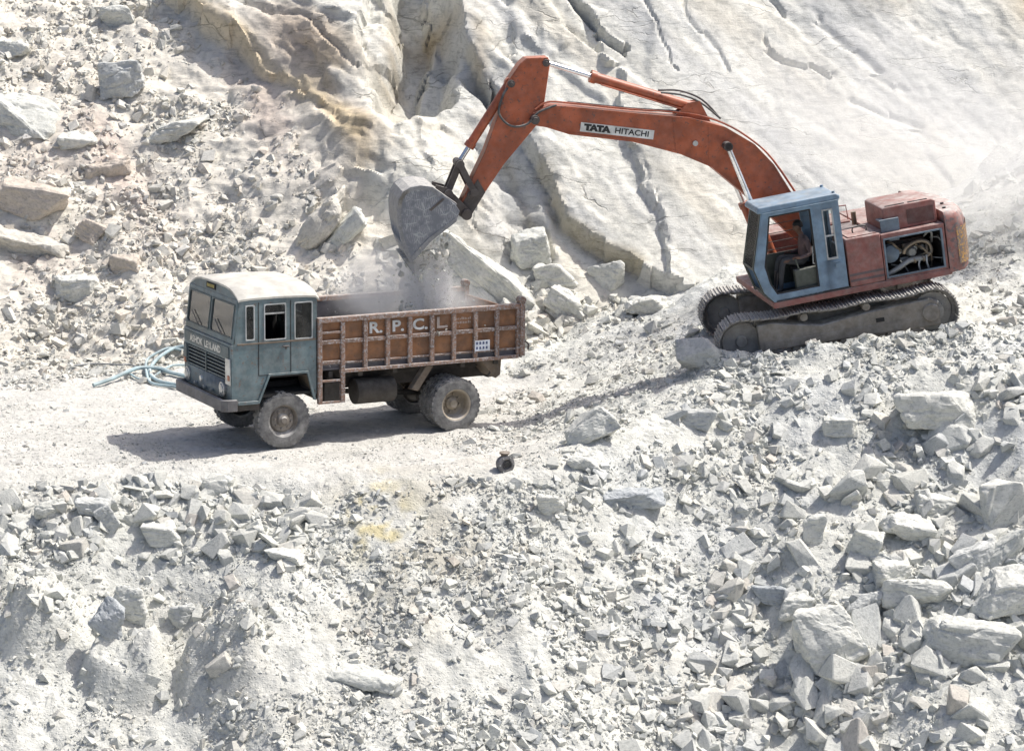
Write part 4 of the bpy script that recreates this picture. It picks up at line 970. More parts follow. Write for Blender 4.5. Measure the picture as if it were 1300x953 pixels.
# nose below the windscreen
LM = front_M(4.46, 0.92, 0)
m = MB(); m.holes(-HW, HW, 0.0, 1.04, -0.05, 0.0, [(-0.98, 0.86, 0.36, 0.74)]); obj('front_panel', m, 'teal', T, 0.01, M=LM)
m = MB(); m.box(-0.98, 0.86, 0.02, 0.04, 0.36, 0.74); obj('radiator', m, 'dark', T, M=LM)
for k in range(6):
    m = MB(); z = 0.385 + k * 0.065; m.box(-0.98, 0.86, -0.045, -0.005, z - 0.014, z + 0.014); obj('grille_slat', m, 'grille', T, 0.004, M=LM)
m = MB(); m.box(-0.08, -0.04, -0.058, -0.046, 0.36, 0.74); obj('grille_bar', m, 'grille', T, M=LM)
m = MB(); m.box(-1.10, 1.06, -0.066, -0.051, 0.79, 0.99); obj('name_band', m, 'grille', T, 0.006, M=LM)
o = link('lettering', text_mesh('ASHOK  LEYLAND', 0.175, 1.05, 0.006), 'silver', T, smooth=False); o.matrix_local = frame_M((4.53, -0.05, 1.80), (0, 1, 0), (0, 0, 1))
m = MB(); m.box(0.90, 1.14, -0.072, -0.052, 0.30, 0.78); obj('corner_panel', m, 'silver', T, 0.01, M=LM)
m = MB(); m.box(-1.14, -0.99, -0.072, -0.052, 0.40, 0.74); obj('corner_panel', m, 'grille', T, 0.01, M=LM)
for y in (-0.96, 0.74):
    m = MB(); m.lathe([(0.0, 0.075), (0.05, 0.072), (0.09, 0.058), (0.105, 0.03)], (0, 0, 0), 'X', 24); h = obj('headlight', m, 'lens', T); h.location = (4.50, y, 1.10)
    m = MB(); m.lathe([(0.105, 0.0), (0.135, 0.0), (0.13, 0.04), (0.105, 0.045)], (0, 0, 0), 'X', 24); obj('bezel', m, 'silver', h)
for y in (-1.07, 1.07):
    m = MB(); m.box(4.505, 4.545, y - 0.05, y + 0.05, 1.30, 1.40); obj('indicator', m, 'orange_lens', T, 0.012)
m = MB(); m.lathe([(0.0, 0.03), (0.05, 0.028), (0.065, 0.0)], (4.51, -0.3, 1.12), 'X', 20); obj('emblem', m, 'silver', T)
m = MB()
for y in (-0.55, -0.1, 0.25): m.cyl((4.51, y, 1.0), (4.56, y, 1.0), 0.028, n=8)
obj('tow_pins', m, 'silver', T)
m = MB()                                               # bumper with swept ends
pl = [(-1.22, 4.42), (-1.20, 4.60), (-1.12, 4.70), (1.12, 4.70), (1.20, 4.60), (1.22, 4.42), (1.14, 4.42), (1.12, 4.56), (1.08, 4.62), (-1.08, 4.62), (-1.12, 4.56), (-1.14, 4.42)]
m.add([(x, y, 0.76) for y, x in pl] + [(x, y, 0.97) for y, x in pl], [(i, (i + 1) % 12, (i + 1) % 12 + 12, i + 12) for i in range(12)] + [(0, 1, 10, 11), (1, 2, 9, 10), (2, 3, 8, 9), (3, 4, 7, 8), (4, 5, 6, 7)] + [(12, 23, 22, 13), (13, 22, 21, 14), (14, 21, 20, 15), (15, 20, 19, 16), (16, 19, 18, 17)])
obj('bumper', m, 'bumper', T, 0.012)
m = MB(); m.box(4.30, 4.60, -0.5, -0.42, 0.80, 0.92); m.box(4.30, 4.60, 0.42, 0.5, 0.80, 0.92); m.box(3.95, 4.44, -1.1, 1.1, 0.74, 0.90); obj('bumper_bracket', m, 'chassis', T)
# inside
m = MB(); m.box(2.9, 4.38, -1.1, 1.1, 1.30, 1.36); m.box(2.9, 4.1, -1.1, 1.1, 0.95, 1.0); obj('cab_floor', m, 'dark', T)
m = MB(); m.box(2.92, 3.9, -0.62, -0.55, 1.0, 1.3); m.box(2.89, 2.93, -1.1, 1.1, 0.9, 1.35); obj('engine_hump', m, 'dark', T)
for y in (-0.62, 0.62):
    m = MB(); m.box(3.05, 3.5, y - 0.28, y + 0.28, 1.4, 1.66); sb = obj('seat', m, 'dark', T, 0.03); m = MB(); m.box(2.98, 3.1, y - 0.27, y + 0.27, 1.66, 2.35); obj('backrest', m, 'dark', sb, 0.03)
m = MB(); m.box(4.1, 4.36, -1.1, 1.1, 1.4, 1.95); obj('dashboard', m, 'dark', T, 0.02)
m = MB()
m.tube([(3.88 + 0.08 * sin(a), -0.55 + 0.24 * cos(a), 2.0 + 0.22 * sin(a)) for a in [2 * pi * k / 24 for k in range(25)]], 0.018, 6, 1); m.cyl((3.88, -0.55, 2.0), (4.15, -0.55, 1.7), 0.025); obj('steering_wheel', m, 'dark', T)
for y in (1.0, -1.0):                                  # inner mudguard
    m = MB(); a, b = (0.62, 1.12) if y > 0 else (-1.12, -0.62)
    m.prism([(4.0, 0.9), (3.79, 1.34), (3.03, 1.34), (2.90, 0.86), (2.87, 0.86), (3.0, 1.37), (3.82, 1.37), (4.03, 0.9)], a, b); obj('mudguard', m, 'chassistan', T)

# ------------------------------------------------------------------ excavator: +X forward, +Y near side, origin on the ground under the slew ring
EM = Matrix.Translation(EXT.tolist()) @ Matrix.Rotation(radians(183), 4, 'Z') @ Matrix.Rotation(radians(9), 4, 'Y') @ Matrix.Rotation(radians(-3), 4, 'X') @ Matrix.Scale(1.012, 4)
UM = Matrix.Rotation(radians(7), 4, 'Z')               # the upper works are slewed a little
exc = tag(empty('excavator', EM), 'orange crawler excavator with blue cab tipping its bucket over the truck', 'excavator')
X = exc
def up(name, mb, mat, bevel=0.0, smooth=True): return obj(name, mb, mat, X, bevel, UM, smooth)
# tracks
XI, XS, RT = 2.10, -1.51, 0.44
def track_pt(s):
    L = XI - XS; arc = pi * RT; tot = 2 * L + 2 * arc; s %= tot
    if s < L: return XI - s, 0.02, pi                                   # along the ground, towards the rear
    s -= L
    if s < arc: a = s / RT; return XS - RT * sin(a), 0.02 + RT - RT * cos(a), pi - a
    s -= arc
    if s < L:
        x = XS + s; sag = 0.035 * (1 - cos(2 * pi * np.clip((x - XS) / L * 3, 0, 3))) * 0.5
        return x, 0.02 + 2 * RT - sag - 0.03 * sin(pi * s / L), 0.0
    s -= L; a = s / RT; return XI + RT * sin(a), 0.02 + RT + RT * cos(a), -a
TL = 2 * (XI - XS) + 2 * pi * RT; NS = 54
shoe = MB(); shoe.box(-0.088, 0.088, -0.30, 0.30, 0.0, 0.018)
for gxx in (-0.07, 0.0, 0.07): shoe.box(gxx - 0.010, gxx + 0.010, -0.30, 0.30, 0.018, 0.040)
for yy in (-0.07, 0.05): shoe.box(-0.09, 0.09, yy, yy + 0.03, -0.07, -0.001)
shoe_me = shoe.mesh('track_shoe'); shoe_me.materials.append(MT['steel'])
for sg in (1, -1):
    yc = 1.20 * sg
    fr = MB(); fr.prism([(1.80, 0.24), (1.80, 0.74), (1.55, 0.76), (1.1, 0.66), (0.6, 0.56), (0.1, 0.62), (-0.3, 0.66), (-0.9, 0.70), (-1.5, 0.72), (-1.62, 0.62), (-1.62, 0.20)], yc - 0.20, yc + 0.22)
    tf = obj('track_frame', fr, 'frame', X, 0.02)
    m = MB(); m.box(-1.05, 1.70, yc + (0.22 if sg > 0 else -0.23), yc + (0.23 if sg > 0 else -0.20), 0.25, 0.40); obj('guard_plate', m, 'frame', tf, 0.004)
    m = MB(); m.box(-0.58, -0.42, yc + 0.21, yc + 0.224, 0.44, 0.52) if sg > 0 else m.box(-0.58, -0.42, yc - 0.21, yc - 0.19, 0.44, 0.52); obj('step_hole', m, 'dark', tf, smooth=False)
    m = MB(); m.cyl((XS + 0.05, yc - 0.26, 0.46), (XS + 0.05, yc + 0.26, 0.46), 0.17, n=20); obj('drive_motor', m, 'frame', tf, 0.02)
    for k in range(NS):
        x, z, a = track_pt(k * TL / NS)
        o = bpy.data.objects.new('track_shoe', shoe_me); COL.objects.link(o); o.parent = X
        o.matrix_local = Matrix.Translation((x, yc, z)) @ Matrix.Rotation(-a if False else -a, 4, 'Y')
    m = MB(); m.lathe([(0.0, -0.09), (0.10, -0.09), (0.12, -0.05), (0.33, -0.05), (0.37, -0.10), (0.37, 0.10), (0.33, 0.05), (0.12, 0.05), (0.10, 0.09), (0.0, 0.09)], (XI, yc, 0.46), n=28); obj('idler', m, 'steel', X)
    m = MB(); m.lathe([(0.0, -0.2), (0.20, -0.2), (0.22, -0.10), (0.36, -0.10), (0.36, 0.10), (0.22, 0.12), (0.20, 0.2), (0.0, 0.2)], (XS, yc, 0.46), n=28)
    for k in range(19):
        a = 2 * pi * k / 19; M = Matrix.Translation((XS, yc, 0.46)) @ Matrix.Rotation(a, 4, 'Y'); m.box(0.30, 0.37, -0.035, 0.035, -0.025, 0.025, M)
    obj('sprocket', m, 'steel', X)
    for x in (0.9, -0.28):
        m = MB(); m.cyl((x, yc - 0.12, 0.755), (x, yc + 0.18, 0.755), 0.075, n=16); m.box(x - 0.05, x + 0.05, yc - 0.14, yc - 0.08, 0.55, 0.75); obj('carrier_roller', m, 'frame', X, 0.01)
    for k in range(7):
        x = -1.15 + k * 0.45; m = MB(); m.cyl((x, yc - 0.2, 0.165), (x, yc + 0.2, 0.165), 0.09, n=14); obj('track_roller', m, 'frame', X, 0.01)
m = MB(); m.box(-0.8, 0.9, -1.0, 1.0, 0.42, 0.74); m.prism([(1.3, 0.40), (0.9, 0.74), (-0.8, 0.74), (-1.2, 0.40)], -0.5, 0.5); obj('car_body', m, 'frame', X, 0.03)
m = MB(); m.lathe([(0.0, 0.74), (0.66, 0.74), (0.66, 0.86), (0.60, 0.87), (0.60, 0.97), (0.68, 0.98), (0.68, 1.05), (0.0, 1.05)], (0, 0, 0), 'Z', 40); obj('slew_ring', m, 'darksteel', X)
# deck
m = MB(); m.prism([(1.62, 1.045), (1.62, 1.16), (-1.86, 1.16), (-1.86, 1.04)], -1.35, 1.35); obj_deck = up('deck', m, 'red', 0.012)
m = MB(); m.box(-1.7, 0.9, -0.62, 0.62, 0.93, 1.04); up('deck_beam', m, 'frame')
# cab
Y0, Y1 = 0.52, 1.35
outer = [(1.62, 2.90), (1.90, 1.84), (1.76, 1.36), (1.60, 1.165), (0.66, 1.165), (0.66, 2.90)]
inner = [(1.50, 2.78), (1.70, 1.86), (1.64, 1.52), (1.53, 1.30), (0.70, 1.30), (0.70, 2.78)]
for (ya, yb2) in ((Y1 - 0.06, Y1), (Y0, Y0 + 0.05)):
    m = MB(); m.ring(outer, inner, ya, yb2); up('door_frame', m, 'blue', 0.012)
m = MB(); i2 = [(x * 0.985 + 0.015, z * 0.985 + 0.03) for x, z in inner]
m.ring(inner, [(1.475, 2.75), (1.665, 1.86), (1.605, 1.53), (1.515, 1.33), (0.73, 1.33), (0.73, 2.75)], Y1 - 0.045, Y1 - 0.02); up('door_seal', m, 'dark')
hs = [(0.29, 0.50, 1.76, 2.72)]
for ya, yb2 in ((Y1 - 0.05, Y1 - 0.002), (Y0 + 0.002, Y0 + 0.05)):
    m = MB(); m.holes(0.16, 0.659, 1.165, 2.90, ya, yb2, hs); q = up('cab_rear_quarter', m, 'blue')
m = MB(); m.ring([(0.29, 1.76), (0.50, 1.76), (0.50, 2.72), (0.29, 2.72)], [(0.315, 1.80), (0.475, 1.80), (0.475, 2.69), (0.315, 2.69)], Y1 - 0.02, Y1 + 0.012); wf = up('side_window', m, 'rubber', 0.004)
m = MB(); m.box(0.31, 0.48, Y1 - 0.014, Y1 - 0.008, 1.79, 2.70); obj('pane', m, 'clearglass', wf)
m = MB(); m.box(0.31, 0.48, Y1 - 0.006, Y1 + 0.010, 2.20, 2.23); obj('sash_bar', m, 'rubber', wf)
m = MB(); m.box(0.25, 0.36, Y1 - 0.001, Y1 + 0.012, 1.60, 1.68); m.box(0.24, 0.40, Y1 - 0.001, Y1 + 0.02, 1.70, 1.715); up('latch_plate', m, 'blue', 0.004)
m = MB(); m.holes(Y0 + 0.05, Y1 - 0.06, 1.165, 2.90, 0, 0.04, [(0.64, 1.2, 1.95, 2.70)]); qb = obj('cab_back', m, 'blue', X, 0, UM @ Matrix.Translation((0.205, 0, 0)) @ Matrix.Rotation(radians(90), 4, 'Z'))
m = MB(); m.box(1.56, 0.13, Y0, Y1, 1.166, 1.20); up('cab_floor', m, 'dark')
# front frame: two leaning plates with windows
def between(name, a, b, mat, w0, w1, t0=0.045):
    m = MB(); (xa, za), (xb, zb) = a, b
    m.prism([(xa, za), (xb, zb), (xb - t0, zb), (xa - t0, za)], w0, w1); return up(name, m, mat, 0.006)
for w0, w1 in ((Y0 + 0.05, Y0 + 0.10), (Y1 - 0.115, Y1 - 0.06)):
    between('front_post', (1.635, 2.88), (1.915, 1.84), 'greenframe', w0, w1); between('front_post', (1.915, 1.84), (1.76, 1.30), 'greenframe', w0, w1)
between('front_sill', (1.915, 1.86), (1.90, 1.80), 'greenframe', Y0 + 0.10, Y1 - 0.115)
between('front_sill', (1.78, 1.38), (1.62, 1.17), 'greenframe', Y0 + 0.05, Y1 - 0.06)
m = MB(); m.prism([(1.63, 2.87), (1.905, 1.86), (1.90, 1.86), (1.625, 2.87)], Y0 + 0.10, Y1 - 0.115); up('front_glass', m, 'clearglass')
# roof
m = MB(); m.prism([(1.70, 2.86), (1.72, 2.90), (1.68, 2.975), (0.20, 2.985), (0.12, 2.93), (0.13, 2.86)], Y0 - 0.03, Y1 + 0.03); up('cab_roof', m, 'blue', 0.025)
m = MB(); m.box(0.16, 1.62, Y1 + 0.029, Y1 + 0.05, 2.845, 2.865); up('rain_gutter', m, 'blue', 0.004)
for x, y in ((0.22, Y1 - 0.04), (0.22, Y0 + 0.05)):
    m = MB(); m.cyl((x, y, 2.98), (x, y, 3.02), 0.03, n=10); up('lifting_eye', m, 'blue')
# bars across the far window
for z in (2.45, 2.28, 2.12, 1.97):
    m = MB(); m.cyl((0.72, Y0 + 0.02, z), (1.62, Y0 + 0.02, z), 0.008, n=6); up('window_bar', m, 'darksteel')
m = MB(); m.box(0.70, 1.66, Y0 + 0.005, Y0 + 0.045, 1.30, 1.90); up('cab_inner_panel', m, 'greenframe')
# inside the cab
m = MB(); m.box(0.55, 1.05, 0.60, 1.10, 1.50, 1.64); m.box(0.60, 1.0, 0.68, 1.02, 1.20, 1.50); st = up('seat', m, 'dark', 0.03)
m = MB(); m.prism([(0.66, 1.64), (0.52, 2.30), (0.42, 2.30), (0.54, 1.64)], 0.62, 1.08); obj('backrest', m, 'dark', st, 0.03)
m = MB(); m.box(0.60, 1.12, 1.12, 1.26, 1.22, 1.66); m.cyl((1.02, 1.19, 1.66), (1.06, 1.19, 1.86), 0.018, n=8); up('control_console', m, 'greenframe', 0.02)
m = MB(); m.cyl((1.45, 0.80, 1.2), (1.36, 0.80, 1.62), 0.015, n=8); m.cyl((1.45, 0.95, 1.2), (1.36, 0.95, 1.60), 0.015, n=8); up('travel_levers', m, 'darksteel')
m = MB(); m.tube([(0.72, 1.25, 2.05), (0.75, 1.25, 1.73), (0.52, 1.25, 1.70), (0.50, 1.25, 2.03), (0.72, 1.25, 2.05)], 0.014, 6, 1); up('grab_rail', m, 'rubber')
# near side: locker and engine bay
m = MB(); m.box(-0.56, 0.12, 0.55, 1.35, 1.165, 2.08); lk = up('side_locker', m, 'red', 0.025)
for z in (1.26, 1.37):
    m = MB(); m.box(-0.55, 0.11, 1.351, 1.355, z, z + 0.045); obj('stripe', m, 'stripe', lk)
m = MB(); m.box(-0.50, 0.05, 0.60, 1.28, 2.081, 2.10); m.box(-0.12, -0.08, 1.28, 1.31, 2.075, 2.095); obj('locker_lid', m, 'red', lk, 0.01)
m = MB(); m.tube([(-0.15, 1.0, 2.09), (-0.15, 1.0, 2.20), (-0.40, 1.0, 2.20), (-0.40, 1.0, 2.09)], 0.014, 6, 2); obj('grab_handle', m, 'hosemat', lk)
m = MB(); m.holes(-1.80, -0.57, 1.165, 2.02, 1.30, 1.345, [(-1.75, -0.60, 1.205, 1.955)]); up('engine_bay_frame', m, 'red', 0.008)
m = MB(); m.ring([(-1.752, 1.203), (-0.598, 1.203), (-0.598, 1.957), (-1.752, 1.957)], [(-1.715, 1.23), (-0.63, 1.23), (-0.63, 1.925), (-1.715, 1.925)], 1.31, 1.36); up('bay_trim', m, 'engineblue', 0.006)
m = MB(); m.box(-1.80, -0.57, -0.2, -0.15, 1.165, 2.0); m.box(-1.80, -1.77, -0.15, 1.295, 1.165, 2.0); m.box(-0.60, -0.575, -0.15, 1.295, 1.165, 2.0); m.box(-1.8, -0.57, -0.15, 1.295, 1.166, 1.19); up('engine_bay_lining', m, 'dark')
m = MB(); m.box(-1.80, -0.57, -1.30, 1.345, 2.0, 2.04); up('engine_deck', m, 'red', 0.012)
m = MB(); m.box(-1.55, -0.80, 0.0, 0.85, 1.25, 1.75); m.box(-1.45, -0.9, 0.85, 0.95, 1.35, 1.68); eb = up('engine', m, 'chassis', 0.03)
for k in range(4):
    m = MB(); m.cyl((-1.42 + 0.15 * k, 0.95, 1.60), (-1.42 + 0.15 * k, 1.08, 1.60), 0.05, n=12); obj('injector', m, 'engine', eb)
m = MB(); m.lathe([(0.0, 0.12), (0.06, 0.12), (0.16, 0.08), (0.19, 0.0), (0.16, -0.08), (0.0, -0.1)], (-0.78, 1.08, 1.60), 'Y', 24); obj('air_cleaner', m, 'engineblue', eb)
m = MB(); m.tube([(-0.64, 1.2, 1.23), (-0.88, 1.2, 1.32), (-1.12, 1.18, 1.42), (-1.40, 1.16, 1.41)], 0.052, 12); obj('exhaust_pipe', m, 'engine', eb)
for x in (-1.18, -1.36):
    m = MB(); m.cyl((x, 1.175, 1.40), (x - 0.03, 1.17, 1.41), 0.066, n=14); obj('pipe_clamp', m, 'copper', eb)
m = MB(); m.tube([(-1.40, 1.16, 1.41), (-1.56, 1.15, 1.50), (-1.52, 1.13, 1.68), (-1.32, 1.12, 1.74), (-1.10, 1.12, 1.66), (-1.04, 1.1, 1.55)], 0.036, 10); obj('coolant_pipe', m, 'copper', eb)
m = MB(); m.tube([(-1.30, 1.20, 1.40), (-1.27, 1.22, 1.30), (-1.29, 1.2, 1.2)], 0.018, 6); m.tube([(-1.45, 1.18, 1.46), (-1.43, 1.22, 1.34), (-1.46, 1.2, 1.2)], 0.018, 6); obj('drain_hoses', m, 'rubber', eb)
m = MB(); m.lathe([(0.0, 0.08), (0.07, 0.08), (0.10, 0.03), (0.10, -0.06)], (-1.20, 1.06, 1.55), 'Y', 18); obj('turbocharger', m, 'engine', eb)
rc = random.Random(12)                                 # clutter of lines, brackets and small units round the engine
for k in range(12):
    x0 = rc.uniform(-1.62, -0.75); z0 = rc.uniform(1.28, 1.85); m = MB()
    if k % 3 == 0: m.box(x0, x0 + rc.uniform(0.08, 0.2), 1.0, rc.uniform(1.06, 1.16), z0, z0 + rc.uniform(0.06, 0.16)); obj('bracket', m, ('chassistan', 'engine', 'engineblue', 'chassis')[k % 4], eb, 0.01)
    else: m.tube([(x0, 1.05, z0), (x0 - rc.uniform(0.05, 0.2), 1.16, z0 + rc.uniform(-0.15, 0.15)), (x0 - rc.uniform(0.1, 0.35), 1.18, z0 + rc.uniform(-0.25, 0.2)), (x0 - rc.uniform(0.0, 0.4), 1.05, z0 + rc.uniform(-0.3, 0.1))], rc.uniform(0.012, 0.026), 6); obj('engine_hose', m, ('hosemat', 'copper', 'engine')[k % 3], eb)
# raised engine hood
HB = [(-0.70, 2.041), (-0.70, 2.47), (-0.76, 2.50), (-1.66, 2.50), (-1.74, 2.46), (-1.74, 2.041)]
m = MB(); m.prism(HB, 0.10, 1.18); hd = up('engine_hood', m, 'red', 0.02)
m = MB(); m.box(-1.68, -1.16, 1.18, 1.187, 2.10, 2.38); obj('mesh_vent', m, 'mesh', hd)
for a, b in ((-1.15, -0.78), (-1.60, -1.22)):
    m = MB(); m.box(a, b, 1.10, 1.14, 2.499, 2.512); obj('louvre', m, 'dark', hd)
m = MB(); m.box(-0.98, -0.62, 1.20, 1.24, 2.045, 2.26); m.box(-0.98, -0.60, 1.02, 1.24, 2.26, 2.285); up('hatch_frame', m, 'engineblue', 0.006)
m = MB(); m.cyl((-0.46, 0.1, 2.05), (-0.46, 0.1, 2.30), 0.05, n=14); up('exhaust_stack', m, 'copper')
m = MB(); m.box(-0.55, 1.15, -1.33, -0.45, 1.165, 2.04); up('fuel_tank', m, 'red', 0.03)
m = MB(); m.box(-0.55, 0.10, -0.42, 0.53, 1.165, 2.0); up('valve_cover', m, 'stripe', 0.02)
m = MB(); m.tube([(0.05, -0.5, 2.04), (0.05, -0.5, 2.35), (-0.5, -0.5, 2.32), (-0.52, -0.5, 2.04)], 0.016, 6, 1); up('handrail', m, 'red')
# counterweight, rounded in plan and over its top edge
def cw_plan(s):
    pts = [(-1.82, 1.36), (-2.02, 1.35), (-2.16, 1.29), (-2.28, 1.12), (-2.40, 0.78), (-2.48, 0.4), (-2.50, 0.0), (-2.48, -0.4), (-2.40, -0.78), (-2.28, -1.12), (-2.16, -1.29), (-2.02, -1.35), (-1.82, -1.36)]
    return [(-1.82 + (x + 1.82) * s, y * (0.9 + 0.1 * s)) for x, y in pts]
m = MB(); lv = [(1.08, 0.90), (1.14, 0.97), (1.5, 1.0), (1.92, 0.99), (2.08, 0.93), (2.18, 0.78), (2.23, 0.5), (2.24, 0.05)]; np_ = 13
for z, s in lv: m.v += [(x, y, z) for x, y in cw_plan(s)]
for a in range(len(lv) - 1):
    for i in range(np_ - 1): m.f.append((a * np_ + i, a * np_ + i + 1, (a + 1) * np_ + i + 1, (a + 1) * np_ + i))
    m.f.append((a * np_ + np_ - 1, a * np_, (a + 1) * np_, (a + 1) * np_ + np_ - 1))
m.f += [tuple(range(np_ - 1, -1, -1)), tuple(range((len(lv) - 1) * np_, len(lv) * np_))]
cw = up('counterweight', m, 'cw')
def cw_patch(i0, i1, z0, z1, mat, nm):
    m = MB(); P = cw_plan(1.012); n_ = i1 - i0 + 1
    m.v = [(x, y * 1.006, z) for z in (z0, z1) for x, y in P[i0:i1 + 1]]
    m.f = [(i, i + 1, n_ + i + 1, n_ + i) for i in range(n_ - 1)]
    return obj(nm, m, mat, cw)
cw_patch(1, 5, 1.22, 1.92, 'yellowworn', 'yellow_marking'); cw_patch(8, 10, 1.30, 1.88, 'yellowworn', 'yellow_marking')
for x, y in ((-1.95, 1.0), (-2.05, 0.6), (-1.95, -0.6)):
    m = MB(); m.cyl((x, y, 2.16), (x, y, 2.26), 0.035, n=10); obj('lifting_hole', m, 'dark', cw)

# boom, stick and bucket
top = [(0.30, 2.28), (0.72, 2.92), (0.98, 3.50), (1.30, 3.95), (1.80, 4.36), (2.45, 4.66), (3.50, 4.94), (4.66, 5.27), (5.05, 5.36), (5.34, 5.27)]
low = [(5.44, 5.14), (5.36, 5.04), (5.13, 4.96), (4.74, 4.76), (3.58, 4.41), (2.73, 4.02), (2.16, 3.66), (1.63, 3.06), (1.24, 2.62), (0.70, 1.95), (0.32, 1.72), (0.14, 1.95)]
m = MB(); m.prism(top + low, -0.22, 0.22); bo = up('boom', m, 'orange', 0.012)
def off(pl, dx, dz): return [(x + dx, z + dz) for x, z in pl]
for yy in (-0.235, 0.221):                           # flange edges along the boom's top and belly
    m = MB(); pts = top[1:9]
    for (a, b) in zip(pts[:-1], pts[1:]): m.prism([a, b, (b[0] + 0.015, b[1] - 0.035), (a[0] + 0.015, a[1] - 0.035)], yy, yy + 0.014)
    obj('boom_flange', m, 'orange', bo)
    m = MB(); pts = low[2:9]
    for (a, b) in zip(pts[:-1], pts[1:]): m.prism([a, b, (b[0] - 0.015, b[1] + 0.035), (a[0] - 0.015, a[1] + 0.035)], yy, yy + 0.014)
    obj('boom_flange', m, 'orange', bo)
m = MB(); m.cyl((5.34, -0.30, 5.15), (5.34, 0.30, 5.15), 0.085, n=20); m.cyl((5.34, 0.295, 5.15), (5.34, 0.33, 5.15), 0.055, n=14); obj('pivot_pin', m, 'darksteel', bo, 0.008)
m = MB(); m.cyl((1.85, -0.46, 4.03), (1.85, 0.46, 4.03), 0.075, n=18); obj('cylinder_pin', m, 'darksteel', bo, 0.008)
m = MB(); m.cyl((2.42, 0.22, 4.17), (2.42, 0.26, 4.17), 0.05, n=14); obj('work_lamp', m, 'silver', bo)
for a in (3.15,):
    m = MB(); m.prism([(2.72, 4.68), (2.74, 4.03), (2.80, 4.06), (2.78, 4.70)], 0.2195, 0.226); obj('weld_seam', m, 'orange', bo); m = MB(); m.prism([(2.05, 4.46), (2.14, 3.68), (2.22, 3.72), (2.12, 4.50)], 0.2195, 0.226); obj('weld_seam', m, 'orange', bo)
# maker's plate
ld = Vector((-1.34, 0, -0.40)).normalized(); lu = Vector((-ld.z, 0, ld.x)) * -1
lc = Vector((3.845, 0.226, 4.665)); LMx = frame_M(lc, ld, lu if lu.z > 0 else -lu)
m = MB(); m.box(-0.70, 0.70, -0.085, 0.085, -0.004, 0.006, None); pl_ = obj('maker_plate', m, 'label', bo, 0, LMx)
me = text_mesh('TATA', 0.145, 1.28, 0.014, 0.002); t1 = link('lettering', me, 'labeltext', bo, smooth=False); t1.matrix_local = LMx @ Matrix.Translation((-0.385, 0, 0.0085))
me = text_mesh('HITACHI', 0.145, 1.16, 0.003, 0.002); t1 = link('lettering', me, 'labeltext', bo, smooth=False); t1.matrix_local = LMx @ Matrix.Translation((0.28, 0, 0.0085))
def ram(name, a, b, y, r_b, r_r, frac, mat='orange', flip=False):
    """hydraulic ram: barrel from a for frac of the way, bright rod on to b"""
    A, Bv = Vector((a[0], y, a[1])), Vector((b[0], y, b[1])); C = A.lerp(Bv, frac)
    m = MB(); m.cyl(A, C, r_b, n=16); m.cyl(C - (Bv - A).normalized() * 0.10, C + (Bv - A).normalized() * 0.01, r_b * 1.22, n=16); m.cyl(A - Vector((0, 0.07, 0)), A + Vector((0, 0.07, 0)), r_b * 1.15, n=16)
    o = up(name, m, mat)
    m = MB(); m.cyl(C, Bv, r_r, n=14); obj('piston_rod', m, 'chrome', o)
    m = MB(); m.cyl(Bv - Vector((0, 0.08, 0)), Bv + Vector((0, 0.08, 0)), r_b * 1.0, n=16); obj('rod_eye', m, 'darksteel', o); return o
ram('boom_cylinder', (1.18, 1.50), (1.85, 4.03), 0.38, 0.085, 0.052, 0.50); ram('boom_cylinder', (1.18, 1.50), (1.85, 4.03), -0.38, 0.085, 0.052, 0.50)
ac = ram('stick_cylinder', (2.30, 4.80), (4.97, 6.13), 0.0, 0.098, 0.05, 0.69)
m = MB(); m.prism([(2.05, 4.50), (2.20, 4.92), (2.42, 4.92), (2.70, 4.74)], -0.14, -0.09); m.prism([(2.05, 4.50), (2.20, 4.92), (2.42, 4.92), (2.70, 4.74)], 0.09, 0.14); up('cylinder_bracket', m, 'orange')
m = MB(); m.cyl((2.5, 0.11, 4.80), (4.0, 0.11, 5.55), 0.016, n=6); obj('oil_line', m, 'orange', ac)
stick = [(5.31, 6.28), (4.91, 6.23), (4.89, 6.10), (5.12, 5.36), (5.32, 5.02), (6.02, 4.43), (6.79, 3.62), (6.87, 3.58), (6.96, 3.68), (6.93, 3.87), (6.33, 4.73), (5.93, 5.44), (5.73, 5.90), (5.44, 6.20)]
m = MB(); m.prism(stick, -0.165, 0.165); sk = up('stick', m, 'orange', 0.012)
m = MB(); m.prism([(4.92, 6.22), (5.30, 6.26), (5.44, 6.19), (5.62, 5.96), (5.58, 5.94), (5.38, 6.14), (5.27, 6.20), (4.96, 6.17)], 0.1645, 0.172); obj('gusset', m, 'orange', sk)
for px_, pz_, r_ in ((4.96, 6.13, 0.07), (6.72, 3.98, 0.075), (5.66, 5.87, 0.07)):
    m = MB(); m.cyl((px_, -0.20, pz_), (px_, 0.20, pz_), r_, n=18); m.cyl((px_, 0.195, pz_), (px_, 0.215, pz_), r_ * 0.5, n=12); obj('pin_boss', m, 'darksteel', sk, 0.006)
m = MB(); m.prism([(6.88, 3.88), (6.96, 3.68), (6.87, 3.55), (6.76, 3.62), (6.45, 3.98), (6.55, 4.25)], 0.1655, 0.175); obj('worn_tip', m, 'darksteel', sk)
ram('bucket_cylinder', (5.66, 5.87), (6.83, 4.58), 0.0, 0.085, 0.048, 0.80)
